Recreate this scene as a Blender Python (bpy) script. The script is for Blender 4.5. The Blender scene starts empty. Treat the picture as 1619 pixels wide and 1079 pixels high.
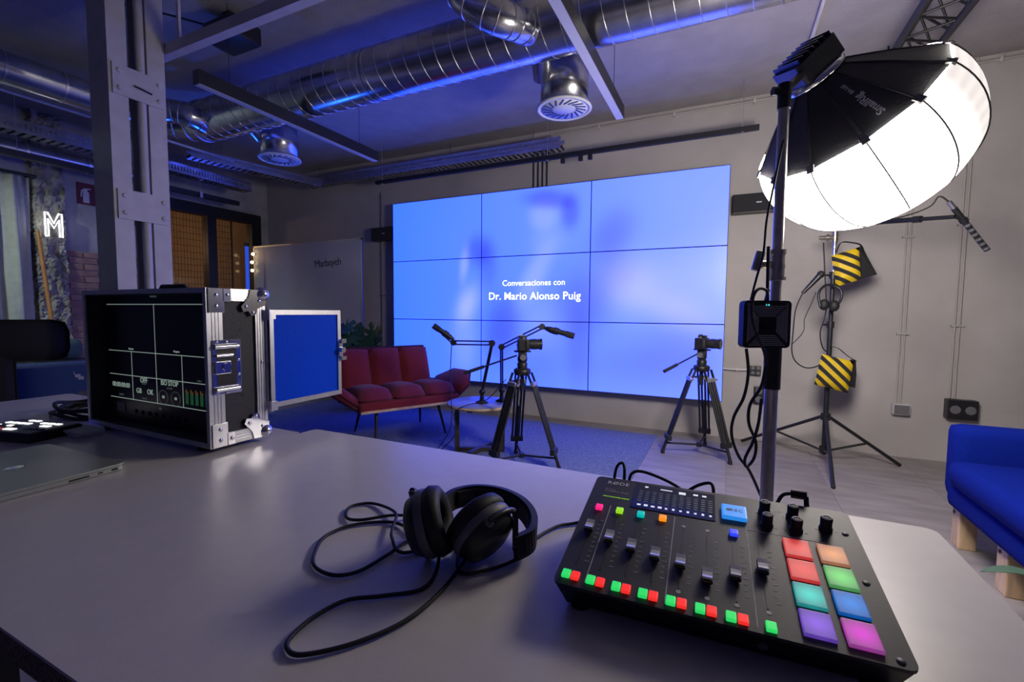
import bpy, bmesh, math, random
from mathutils import Vector, Matrix, Euler
random.seed(7)
PI = math.pi
SC = bpy.context.scene
COL = SC.collection
R = math.radians

# ------------------------------------------------------------------ camera
EYE = 1.13
FPX = 1619 * 16 / 36
yaw, pitch, roll = R(25.244), R(3.687), R(0.446)
fwd = Vector((-math.sin(yaw)*math.cos(pitch), math.cos(yaw)*math.cos(pitch), -math.sin(pitch)))
rgt = Vector((math.cos(yaw), math.sin(yaw), 0)); upv = rgt.cross(fwd)
c_, s_ = math.cos(roll), math.sin(roll)
rgt, upv = c_*rgt + s_*upv, -s_*rgt + c_*upv
cd = bpy.data.cameras.new('camera'); cam = bpy.data.objects.new('camera', cd); COL.objects.link(cam)
cd.lens = 16; cd.sensor_width = 36; cd.sensor_fit = 'HORIZONTAL'; cd.clip_start = .02; cd.clip_end = 60
cam.matrix_world = Matrix(((rgt.x, upv.x, -fwd.x, 0), (rgt.y, upv.y, -fwd.y, 0), (rgt.z, upv.z, -fwd.z, EYE), (0, 0, 0, 1)))
SC.camera = cam

def at(x, y, X=None, Y=None, Z=None, d=None):
    """room point seen at a picture position, on a known room plane or at a known distance"""
    r = rgt*((x-809.5)/FPX) - upv*((y-539.5)/FPX) + fwd
    t = X/r.x if X is not None else Y/r.y if Y is not None else (Z-EYE)/r.z if Z is not None else d
    return Vector((r.x*t, r.y*t, EYE + r.z*t))

# ------------------------------------------------------------------ world, lights, exposure
W = bpy.data.worlds.new('world'); SC.world = W; W.use_nodes = True
W.node_tree.nodes['Background'].inputs[0].default_value = (.4, .38, .42, 1)
W.node_tree.nodes['Background'].inputs[1].default_value = .012
SC.view_settings.view_transform = 'Standard'; SC.view_settings.look = 'None'
SC.view_settings.exposure = 0; SC.view_settings.gamma = 1; SC.view_settings.use_curve_mapping = False
SOFTBOX_POWER = 52.0
SCREEN_BLUE = 3.4

def lamp(name, kind, loc, color, power, size=.1, aim=None, spot=None):
    l = bpy.data.lights.new(name, kind); l.color = color; l.energy = power
    if kind == 'AREA': l.size = size
    else: l.shadow_soft_size = size
    if spot: l.spot_size = R(spot); l.spot_blend = .6
    o = bpy.data.objects.new(name, l); COL.objects.link(o); o.location = loc
    if aim: o.rotation_euler = (Vector(aim)-Vector(loc)).to_track_quat('-Z', 'Y').to_euler()
    return o

# ------------------------------------------------------------------ materials
MATS = {}
def pm(name, base, rough=.5, metal=0., var=0., scale=6., bump=0., bscale=60., coat=0., em=None, ems=0., sheen=0., spec=None, stretch=None):
    m = bpy.data.materials.new(name); m.use_nodes = True; MATS[name] = m
    nt = m.node_tree; b = nt.nodes['Principled BSDF']; L = nt.links.new
    b.inputs['Base Color'].default_value = (*base, 1); b.inputs['Roughness'].default_value = rough
    b.inputs['Metallic'].default_value = metal; b.inputs['Coat Weight'].default_value = coat
    b.inputs['Sheen Weight'].default_value = sheen
    if spec is not None: b.inputs['Specular IOR Level'].default_value = spec
    if em: b.inputs['Emission Color'].default_value = (*em, 1); b.inputs['Emission Strength'].default_value = ems
    tc = nt.nodes.new('ShaderNodeTexCoord'); src = tc.outputs['Object']
    if stretch:
        mp = nt.nodes.new('ShaderNodeMapping'); mp.inputs['Scale'].default_value = stretch; L(src, mp.inputs[0]); src = mp.outputs[0]
    n = nt.nodes.new('ShaderNodeTexNoise'); n.inputs['Scale'].default_value = scale; n.inputs['Detail'].default_value = 6
    L(src, n.inputs['Vector'])
    v = max(var, .03)
    cr = nt.nodes.new('ShaderNodeValToRGB'); cr.color_ramp.elements[0].position = .3; cr.color_ramp.elements[1].position = .7
    cr.color_ramp.elements[0].color = (*[c*(1-v) for c in base], 1); cr.color_ramp.elements[1].color = (*[min(1, c*(1+v)) for c in base], 1)
    L(n.outputs['Fac'], cr.inputs[0]); L(cr.outputs[0], b.inputs['Base Color'])
    if bump:
        n2 = nt.nodes.new('ShaderNodeTexNoise'); n2.inputs['Scale'].default_value = bscale; n2.inputs['Detail'].default_value = 5
        L(src, n2.inputs['Vector'])
        bp = nt.nodes.new('ShaderNodeBump'); bp.inputs['Strength'].default_value = bump; bp.inputs['Distance'].default_value = .01
        L(n2.outputs['Fac'], bp.inputs['Height']); L(bp.outputs[0], b.inputs['Normal'])
    return m
def emit(name, col, s):
    m = pm(name, tuple(min(1, c*.6) for c in col), .4, em=col, ems=s); return m

pm('concrete_wall', (.43, .405, .395), .85, var=.13, scale=1.6, bump=.35, bscale=14)
pm('grey_wall', (.34, .34, .37), .85, var=.10, scale=2, bump=.2, bscale=20)
pm('plaster_ceiling', (.36, .34, .34), .92, var=.08, scale=5, bump=.55, bscale=90)
pm('old_plaster', (.36, .36, .38), .9, var=.25, scale=4, bump=.6, bscale=22)
pm('stone', (.33, .31, .27), .95, var=.5, scale=9, bump=1., bscale=18)
pm('brick_red', (.30, .17, .15), .9, var=.3, scale=7, bump=.6, bscale=40)
pm('floor_base', (.17, .16, .16), .8)
for i in range(4):
    k = (.92, 1., 1.07, 1.0)[i]
    pm('floor_vinyl_%d' % i, (.275*k, .25*k, .245*k), .48, var=.22, scale=3, bump=.05, bscale=30, stretch=(1, 4, 1))
pm('rug_pile', (.17, .20, .33), 1., var=.3, scale=60, bump=.5, bscale=220, spec=.1)
pm('white_laminate', (.66, .62, .60), .34, var=.03, scale=30, bump=.03, bscale=250)
pm('chipboard', (.20, .14, .085), .9, var=.6, scale=220, bump=.4, bscale=200)
pm('galvanised', (.62, .63, .66), .24, 1., var=.18, scale=10, bump=.05, bscale=8)
pm('seam_metal', (.75, .74, .72), .3, 1.)
pm('white_paint_metal', (.55, .53, .55), .45, var=.08, scale=12, bump=.1, bscale=30)
pm('grille_white', (.62, .64, .68), .5)
pm('black_paint', (.012, .012, .014), .45)
pm('black_plastic', (.016, .016, .018), .38)
pm('black_rubber', (.012, .012, .013), .6)
pm('black_gloss', (.008, .008, .01), .12, coat=.3)
pm('black_fabric', (.02, .02, .024), .9, bump=.3, bscale=300)
pm('softbox_black', (.022, .023, .028), .7, bump=.1, bscale=100, sheen=.1)
pm('grey_plastic', (.14, .14, .15), .5)
pm('light_plastic', (.5, .5, .52), .4)
pm('mixer_face', (.028, .028, .03), .5, bump=.05, bscale=600)
pm('mixer_body', (.012, .012, .014), .42)
pm('print_grey', (.6, .6, .62), .6)
pm('rib_grey', (.30, .30, .33), .45)
pm('conduit_paint', (.40, .375, .365), .7)
pm('lock_grey', (.45, .45, .47), .35, .6)
pm('monitor_glass', (.012, .011, .011), .3)
pm('print_white', (.8, .8, .82), .6)
pm('fader_cap', (.82, .83, .86), .25, coat=.4)
pm('chrome', (.85, .85, .86), .12, 1.)
pm('steel_tube', (.62, .58, .55), .3, .75, var=.1, scale=40)
pm('aluminium', (.72, .72, .73), .36, 1., var=.05, scale=60)
pm('brass_steel', (.66, .6, .5), .3, 1.)
pm('case_panel', (.028, .03, .042), .55, bump=.2, bscale=260)
pm('hatch_panel', (.001, .06, .75), .55, bump=.15, bscale=200, spec=.08)  # even saturated blue base colour for the hatch
pm('red_fabric', (.20, .012, .022), .95, var=.1, scale=60, bump=.3, bscale=260, sheen=.1)
pm('red_piping', (.05, .006, .012), .9)
pm('blue_fabric', (.002, .012, .20), .95, var=.1, scale=80, bump=.25, bscale=300, spec=.1)
pm('pale_wood', (.62, .44, .27), .5, var=.18, scale=14, stretch=(4, 4, .6))
pm('dark_wood', (.045, .036, .032), .55, var=.3, scale=20)
pm('table_dark_top', (.26, .26, .29), .35, var=.1, scale=20)
pm('leaf', (.022, .07, .035), .42, var=.3, scale=12)
pm('leaf_pale', (.06, .12, .08), .42, var=.25, scale=18)
pm('soil', (.03, .02, .015), 1.)
pm('pot_grey', (.22, .22, .23), .7)
pm('yellow_vinyl', (.72, .50, .01), .55, var=.08, scale=25)
pm('whiteboard', (.50, .50, .54), .22, var=.02)
pm('curtain_cloth', (.46, .48, .43), .95, var=.08, scale=20, bump=.2, bscale=240)
pm('orange_wood', (.55, .25, .06), .45, var=.15, scale=20)
pm('sign_red', (.10, .008, .014), .5)
pm('blue_card', (.035, .08, .22), .7)
pm('green_cloth', (.07, .12, .10), .9)
pm('paper', (.62, .62, .62), .8)
pm('laptop_metal', (.42, .45, .45), .32, .45)
pm('warm_wall', (.42, .30, .19), .8, var=.1, scale=5)
pm('wire_dark', (.05, .035, .025), .6)
pm('knob_top', (.06, .06, .065), .5)
emit('neon_white', (1., .98, 1.), 5.)
emit('warm_glow', (1., .72, .38), 3.)
emit('lcd_line', (.55, .72, .62), .30)
emit('lcd_dim', (.08, .11, .12), .4)
emit('lcd_green', (.05, .3, .12), .2)
emit('lcd_orange', (.4, .2, .05), .2)
emit('lcd_cyan', (.1, .8, .9), 1.2)
emit('lcd_white', (.8, .86, .95), .8)
emit('title_white', (1, 1, 1), 2.2)
emit('btn_green', (.03, .85, .16), .75)
emit('btn_red', (1., .03, .025), .85)
emit('btn_white', (1., 1., 1.), 1.1)
emit('tube_glow', (.03, .12, 1.), .5)
LIT = {}
for n, c, s in (('pink', (1., .02, .22), .9), ('lime', (.35, .8, .02), .8), ('teal', (.0, .55, .50), .8), ('orange', (1., .28, .01), .95), ('blue', (.03, .06, 1.), .95), ('sky', (.03, .30, .95), .75)):
    LIT[n] = emit('btn_' + n, c, s)

# pads: silicone lit from below, brightest over the lamp in the middle of each
def pad_mat(name, edge, mid):
    m = bpy.data.materials.new(name); m.use_nodes = True; nt = m.node_tree; b = nt.nodes['Principled BSDF']; L = nt.links.new
    b.inputs['Base Color'].default_value = (*[c*.35+.03 for c in edge], 1); b.inputs['Roughness'].default_value = .5
    tc = nt.nodes.new('ShaderNodeTexCoord'); g = nt.nodes.new('ShaderNodeTexGradient'); g.gradient_type = 'SPHERICAL'
    mp = nt.nodes.new('ShaderNodeMapping'); mp.inputs['Scale'].default_value = (52, 52, 52); L(tc.outputs['Object'], mp.inputs[0]); L(mp.outputs[0], g.inputs[0])
    cr = nt.nodes.new('ShaderNodeValToRGB'); cr.color_ramp.elements[0].color = (*[c*.8 for c in edge], 1); cr.color_ramp.elements[1].color = (*mid, 1); cr.color_ramp.elements[1].position = .9
    L(g.outputs['Fac'], cr.inputs[0]); L(cr.outputs[0], b.inputs['Emission Color']); b.inputs['Emission Strength'].default_value = .75
    return m

def glass_mat():
    m = bpy.data.materials.new('glass'); m.use_nodes = True; nt = m.node_tree; L = nt.links.new
    out = nt.nodes['Material Output']; nt.nodes.remove(nt.nodes['Principled BSDF'])
    t = nt.nodes.new('ShaderNodeBsdfTransparent'); t.inputs[0].default_value = (.86, .87, .88, 1)
    g = nt.nodes.new('ShaderNodeBsdfGlossy'); g.inputs['Roughness'].default_value = .03
    f = nt.nodes.new('ShaderNodeFresnel'); f.inputs[0].default_value = 1.4; mx = nt.nodes.new('ShaderNodeMixShader')
    L(f.outputs[0], mx.inputs[0]); L(t.outputs[0], mx.inputs[1]); L(g.outputs[0], mx.inputs[2]); L(mx.outputs[0], out.inputs[0])
    MATS['glass'] = m
glass_mat()

# ------------------------------------------------------------------ mesh helpers
def frame(d, up=(0, 0, 1)):
    d = Vector(d).normalized(); u = Vector(up)
    if abs(d.dot(u)) > .97: u = Vector((1, 0, 0))
    x = u.cross(d).normalized(); y = d.cross(x)
    return x, y, d
def smooth_path(pts, n=8):
    P = [Vector(p) for p in pts]; out = []
    for i in range(len(P)-1):
        p0, p1, p2, p3 = P[max(i-1, 0)], P[i], P[i+1], P[min(i+2, len(P)-1)]
        for k in range(n):
            t = k/n
            out.append(.5*((2*p1)+(p2-p0)*t+(2*p0-5*p1+4*p2-p3)*t*t+(-p0+3*p1-3*p2+p3)*t**3))
    out.append(P[-1]); return out
class MB:
    def __init__(s): s.v = []; s.f = []; s.m = []; s.sm = []
    def add(s, vs, fs, mi=0, sm=False, M=None):
        o = len(s.v); s.v += [(M @ Vector(v)) if M else Vector(v) for v in vs]
        for f in fs: s.f.append([i+o for i in f]); s.m.append(mi); s.sm.append(sm)
        return s
    def box(s, lo, hi, M=None, mi=0, bev=0):
        lo = Vector(lo); hi = Vector(hi)
        if bev <= 0:
            vs = [(x, y, z) for z in (lo.z, hi.z) for y in (lo.y, hi.y) for x in (lo.x, hi.x)]
            return s.add(vs, [(0, 2, 3, 1), (4, 5, 7, 6), (0, 1, 5, 4), (2, 6, 7, 3), (0, 4, 6, 2), (1, 3, 7, 5)], mi, False, M)
        bm = bmesh.new(); bmesh.ops.create_cube(bm, size=1)
        for v in bm.verts: v.co = Vector(((lo[i]+hi[i])/2 + v.co[i]*(hi[i]-lo[i]) for i in range(3)))
        bmesh.ops.bevel(bm, geom=bm.edges[:], offset=bev, segments=2, affect='EDGES', profile=.6)
        bm.verts.index_update()
        s.add([v.co.copy() for v in bm.verts], [[v.index for v in f.verts] for f in bm.faces], mi, bev > .008, M); bm.free(); return s
    def cyl(s, a, b, r1, r2=None, n=14, mi=0, sm=True, caps=True):
        a = Vector(a); b = Vector(b); r2 = r1 if r2 is None else r2; x, y, d = frame(b-a)
        vs = [a+(x*math.cos(2*PI*i/n)+y*math.sin(2*PI*i/n))*r1 for i in range(n)] + [b+(x*math.cos(2*PI*i/n)+y*math.sin(2*PI*i/n))*r2 for i in range(n)]
        s.add(vs, [(i, (i+1) % n, n+(i+1) % n, n+i) for i in range(n)], mi, sm)
        if caps:
            s.add(vs[:n], [tuple(range(n-1, -1, -1))], mi); s.add(vs[n:], [tuple(range(n))], mi)
        return s
    def tube(s, pts, r, n=8, mi=0, smooth=0, closed=False, rs=None, flat=None):
        P = smooth_path(pts, smooth) if smooth else [Vector(p) for p in pts]
        N = len(P); x = None; rings = []
        for i in range(N):
            d = (P[min(i+1, N-1)]-P[max(i-1, 0)])
            if d.length < 1e-9: d = Vector((0, 0, 1))
            d.normalize()
            if x is None: x, y, _ = frame(d, flat or (0, 0, 1))
            else:
                x = x - d*x.dot(d); x = x.normalized() if x.length > 1e-6 else frame(d)[0]; y = d.cross(x)
            rr = rs(i/(N-1)) if rs else r
            rings.append([P[i]+(x*math.cos(2*PI*k/n)+y*math.sin(2*PI*k/n))*rr for k in range(n)])
        vs = [v for rg in rings for v in rg]
        fs = [(i*n+k, i*n+(k+1) % n, (i+1)*n+(k+1) % n, (i+1)*n+k) for i in range(N-1) for k in range(n)]
        s.add(vs, fs, mi, True)
        s.add(rings[0], [tuple(range(n-1, -1, -1))], mi); s.add(rings[-1], [tuple(range(n))], mi)
        return s
    def ribbon(s, pts, w, t, up, mi=0, smooth=0):
        """a flat strap: width w along up, thickness t"""
        P = smooth_path(pts, smooth) if smooth else [Vector(p) for p in pts]; N = len(P); vs = []
        for i in range(N):
            d = (P[min(i+1, N-1)]-P[max(i-1, 0)]).normalized(); u = Vector(up(i/(N-1)) if callable(up) else up); u = (u-d*u.dot(d)).normalized(); q = d.cross(u)
            vs += [P[i]+u*w/2+q*t/2, P[i]-u*w/2+q*t/2, P[i]-u*w/2-q*t/2, P[i]+u*w/2-q*t/2]
        fs = [(i*4+k, i*4+(k+1) % 4, i*4+4+(k+1) % 4, i*4+4+k) for i in range(N-1) for k in range(4)]
        return s.add(vs, fs+[(3, 2, 1, 0), tuple(len(vs)-4+k for k in range(4))], mi, False)
    def lathe(s, prof, n=24, M=None, mi=0, sm=True, close=True):
        """profile (r, h) about local z"""
        vs = [(r*math.cos(2*PI*k/n), r*math.sin(2*PI*k/n), h) for r, h in prof for k in range(n)]
        fs = [(i*n+k, i*n+(k+1) % n, (i+1)*n+(k+1) % n, (i+1)*n+k) for i in range(len(prof)-1) for k in range(n)]
        s.add(vs, fs, mi, sm, M)
        if close:
            for i, rev in ((0, True), (len(prof)-1, False)):
                if prof[i][0] > 1e-4:
                    ring = vs[i*n:(i+1)*n]; s.add(ring, [tuple(range(n-1, -1, -1)) if rev else tuple(range(n))], mi, False, M)
        return s
    def prism(s, poly, h0, h1, M=None, mi=0):
        n = len(poly); vs = [(x, y, h0) for x, y in poly] + [(x, y, h1) for x, y in poly]
        return s.add(vs, [tuple(range(n-1, -1, -1)), tuple(range(n, 2*n))] + [(i, (i+1) % n, n+(i+1) % n, n+i) for i in range(n)], mi, False, M)
    def ball(s, c, r, n=12, mi=0, sc=(1, 1, 1)):
        m = n//2
        prof = [(max(1e-4, math.sin(PI*i/m))*r, -math.cos(PI*i/m)*r) for i in range(m+1)]
        return s.lathe(prof, n, Matrix.Translation(c) @ Matrix.Diagonal((*sc, 1)), mi, True, False)
def axisM(o, d, up=(0, 0, 1)):
    x, y, z = frame(d, up); o = Vector(o)
    return Matrix(((x.x, y.x, z.x, o.x), (x.y, y.y, z.y, o.y), (x.z, y.z, z.z, o.z), (0, 0, 0, 1)))
def rrect(w, h, r, n=4):
    out = []
    for cx, cy, a0 in ((w/2-r, h/2-r, 0), (-w/2+r, h/2-r, 90), (-w/2+r, -h/2+r, 180), (w/2-r, -h/2+r, 270)):
        for k in range(n+1):
            a = R(a0+90*k/n); out.append((cx+r*math.cos(a), cy+r*math.sin(a)))
    return out

# ------------------------------------------------------------------ scene-tree helpers
TM = {}
def mk(name, mb, mats, M=None):
    me = bpy.data.meshes.new(name)
    vs = [(M @ v) if M else v for v in mb.v]
    me.from_pydata([tuple(v) for v in vs], [], mb.f)
    for m in (mats if isinstance(mats, (list, tuple)) else [mats]): me.materials.append(MATS[m] if isinstance(m, str) else m)
    me.polygons.foreach_set('material_index', mb.m); me.polygons.foreach_set('use_smooth', mb.sm)
    me.update(); o = bpy.data.objects.new(name, me); COL.objects.link(o); return o
def tag(o, label, cat, group=None):
    o['label'] = label; o['category'] = cat
    if group: o['group'] = group
    return o
def thing(name, label, cat, loc, rz=0, group=None):
    o = bpy.data.objects.new(name, None); COL.objects.link(o); o.empty_display_size = .05
    o.location = loc; o.rotation_euler = (0, 0, rz); TM[o.name] = Matrix.Translation(loc) @ Matrix.Rotation(rz, 4, 'Z')
    return tag(o, label, cat, group)
def part(name, mb, mats, parent, world=True, label=None):
    """a part of a thing; world=True when the shape was laid out in room coordinates"""
    M = TM[parent.name].inverted() if world and parent.name in TM else None
    o = mk(name, mb, mats, M); o.parent = parent
    if parent.name in TM and world: TM[o.name] = TM[parent.name]
    if label: o['label'] = label
    return o
def ppart(name, mb, mats, parent, loc=(0, 0, 0), rot=(0, 0, 0)):
    o = mk(name, mb, mats); o.parent = parent; o.location = loc; o.rotation_euler = rot; return o
def share(src, name, parent, loc=None, M=None, mats=None):
    o = src.copy(); o.name = name; COL.objects.link(o); o.parent = parent
    if M is not None: o.matrix_local = M
    elif loc is not None: o.location = loc
    return o
def solo(name, mb, mats, label, cat, group=None):
    zs = [v.z for v in mb.v]; xs = [v.x for v in mb.v]; ys = [v.y for v in mb.v]
    c = Vector(((min(xs)+max(xs))/2, (min(ys)+max(ys))/2, min(zs)))
    o = mk(name, mb, mats, Matrix.Translation(-c)); o.location = c
    return tag(o, label, cat, group)
def struct(name, mb, mats, parent=None, label=None):
    o = mk(name, mb, mats)
    if parent: o.parent = parent
    else: o['kind'] = 'structure'
    if label: o['label'] = label
    return o
def copy_tree(o, parent=None):
    c = o.copy(); COL.objects.link(c); c.parent = parent
    for ch in [x for x in bpy.data.objects if x.parent == o]: copy_tree(ch, c)
    return c
FONT = None
def text_mb(body, size, align='CENTER', bold=0., spacing=1., thick=.0004):
    cu = bpy.data.curves.new('lettering', 'FONT'); cu.body = body; cu.size = size; cu.align_x = align; cu.align_y = 'CENTER'
    cu.extrude = thick; cu.offset = bold; cu.space_character = spacing; cu.resolution_u = 3
    o = bpy.data.objects.new('lettering', cu); COL.objects.link(o); bpy.context.view_layer.update()
    me = bpy.data.meshes.new_from_object(o.evaluated_get(bpy.context.evaluated_depsgraph_get()))
    mb = MB(); mb.add([v.co.copy() for v in me.vertices], [list(p.vertices) for p in me.polygons])
    bpy.data.objects.remove(o); bpy.data.curves.remove(cu); bpy.data.meshes.remove(me)
    return mb
def xf(mb, M):
    mb.v = [M @ v for v in mb.v]; return mb

# ================================================================== SETTING
YW = 4.54; XL = -6.07; XR = 4.2; YB = -3.2; ZC = 3.0
floor = struct('floor', MB().box((XL-2.6, YB, -.12), (XR, YW+.2, -.006)), 'floor_base')
tl, tw = 1.22, .61
tile = MB().box((  .003, .003, -.006), (tw-.003, tl-.003, 0))
tiles = []
k = 0
for i in range(int((XR-XL)/tw)+1):
    off = (i % 2)*tl/2
    for j in range(-4, 5):
        x0 = XL + i*tw; y0 = j*tl - off + .35
        lo = (max(0, 0)+.0008, max(YB, y0)-y0+.0008, -.006); hi = (min(XR-x0, tw)-.0008, min(YW, y0+tl)-y0-.0008, 0)
        if hi[0] < .03 or hi[1]-lo[1] < .03: continue
        full = hi[1]-lo[1] > tl-.01 and hi[0] > tw-.01
        mi = random.randrange(4)
        if full and tiles and mi < len(tiles) and tiles[mi]: o = tiles[mi].copy(); o.name = 'floor_tile'; COL.objects.link(o)
        else:
            o = mk('floor_tile', MB().box(lo, hi), 'floor_vinyl_%d' % mi)
            if full:
                while len(tiles) <= mi: tiles.append(None)
                tiles[mi] = o
        o.location = (x0, y0, 0); o.parent = floor
ceiling = struct('ceiling', MB().box((XL-2.6, YB, ZC), (XR, YW+.2, ZC+.15)), 'plaster_ceiling')
struct('wall_front', MB().box((XL-2.6, YW, 0), (XR, YW+.2, ZC)), 'concrete_wall')
struct('wall_right', MB().box((XR, YB, 0), (XR+.2, YW+.2, ZC)), 'grey_wall')
struct('wall_rear', MB().box((XL-2.6, YB-.2, 0), (XR, YB, ZC)), 'grey_wall')
DY0, DY1, DZ = 3.10, 4.42, 2.46          # glazed opening in the left wall
wl = MB()
wl.box((XL-.2, YB, 0), (XL, DY0, ZC)); wl.box((XL-.2, DY1, 0), (XL, YW, ZC)); wl.box((XL-.2, DY0, DZ), (XL, DY1, ZC))
wall_left = struct('wall_left', wl, 'old_plaster')
# brick courses where the plaster has come off, and the rough stone pier beside them
bk = mk('brick', MB().box((0, -.115, -.028), (.03, .115, .028), bev=.004), 'brick_red'); bk.parent = wall_left
first = True
for r_ in range(17):
    z = .66 + r_*.064
    for c in range(4):
        y = 2.285 + c*.245 + (r_ % 2)*.12
        if y > 2.98: continue
        if z > 1.5 and random.random() < .35: continue
        if first: o = bk; first = False
        else: o = bk.copy(); COL.objects.link(o); o.parent = wall_left
        o.location = (XL - .012 + random.uniform(0, .012), y, z)
pier = MB(); ny, nz = 16, 150
vs = []
for j in range(nz+1):
    for i in range(ny+1):
        e = 1 if 0 < i < ny else 0
        vs.append((XL + ((.05 + .028*random.random() + .02*math.sin(j*.35)*math.sin(i*.9)) if e else 0), 2.03 + .25*i/ny + (random.uniform(-.006, .006) if e else random.uniform(-.015, .015)), ZC*j/nz))
pier.add(vs, [(j*(ny+1)+i, j*(ny+1)+i+1, (j+1)*(ny+1)+i+1, (j+1)*(ny+1)+i) for j in range(nz) for i in range(ny)], 0, False)
o = mk('stone_pier', pier, 'stone'); o.parent = wall_left; o['label'] = 'rough exposed stone pier'
# glazed partition: black steel frame with two panes
fr = MB()
fr.box((XL-.10, DY0, DZ-.13), (XL+.015, DY1, DZ)); fr.box((XL-.10, DY1-.14, 0), (XL+.015, DY1, DZ-.13))
fr.box((XL-.10, DY0, 0), (XL+.015, DY0+.14, DZ-.13)); fr.box((XL-.10, 3.68, .08), (XL+.01, 3.79, DZ-.13)); fr.box((XL-.10, DY0+.14, 0), (XL+.01, DY1-.14, .08))
win = struct('window_1', fr, 'black_paint', label='black steel framed glazed partition')
for a, b in ((DY0+.14, 3.68), (3.79, DY1-.14)):
    o = mk('pane', MB().box((XL-.05, a, .08), (XL-.042, b, DZ-.13)), 'glass'); o.parent = win
# room behind the glass
struct('wall_inner', MB().box((-8.6, DY0-.9, 0), (-8.5, YW, ZC)), 'warm_wall')
struct('wall_inner_side', MB().box((-8.5, DY0-1.0, 0), (XL-.2, DY0-.9, ZC)), 'warm_wall')
struct('wall_inner_end', MB().box((-8.5, YW-.05, 0), (XL-.2, YW, ZC)), 'warm_wall')
ms = thing('wire_mesh_screen', 'brown wire grid screen behind the black framed glazing', 'screen', (-6.6, 3.4, 0))
g = MB()
for i in range(48): g.box((-6.604, 2.45+i*.04, .02), (-6.600, 2.4535+i*.04, 2.9))
part('vertical_wires', g, 'wire_dark', ms)['kind'] = 'stuff'
g = MB()
for i in range(34): g.box((-6.600, 2.44, .03+i*.085), (-6.596, 4.35, .0345+i*.085))
part('horizontal_wires', g, 'wire_dark', ms)['kind'] = 'stuff'
part('frame', MB().box((-6.61, 4.335, 0), (-6.59, 4.35, 2.9)).box((-6.61, 2.42, 0), (-6.59, 2.44, 2.9)).box((-6.61, 2.42, 2.9), (-6.59, 4.35, ZC)).box((-6.62, 2.42, .0), (-6.58, 4.35, .03)), 'wire_dark', ms)
pl = thing('standin_pendant', 'added pendant lamp standing in for the warm light of the room behind the glazing', 'lamp', (-7.9, 3.0, 2.3))  # added pendant, stands in for the warm light behind the glass
part('shade', MB().lathe([(.03, .1), (.16, -.02), (.16, -.03), (.03, .08)], 20, Matrix.Translation((-7.9, 3.0, 2.3))), 'black_paint', pl)
part('cord', MB().cyl((-7.9, 3.0, 2.38), (-7.9, 3.0, ZC), .004, n=6), 'black_paint', pl)
part('glow_ball', MB().ball((-7.9, 3.0, 2.27), .045), 'warm_glow', pl)
lamp('standin_pendant_light', 'POINT', (-7.9, 3.0, 2.15), (1, .62, .32), 15, .06)

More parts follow.
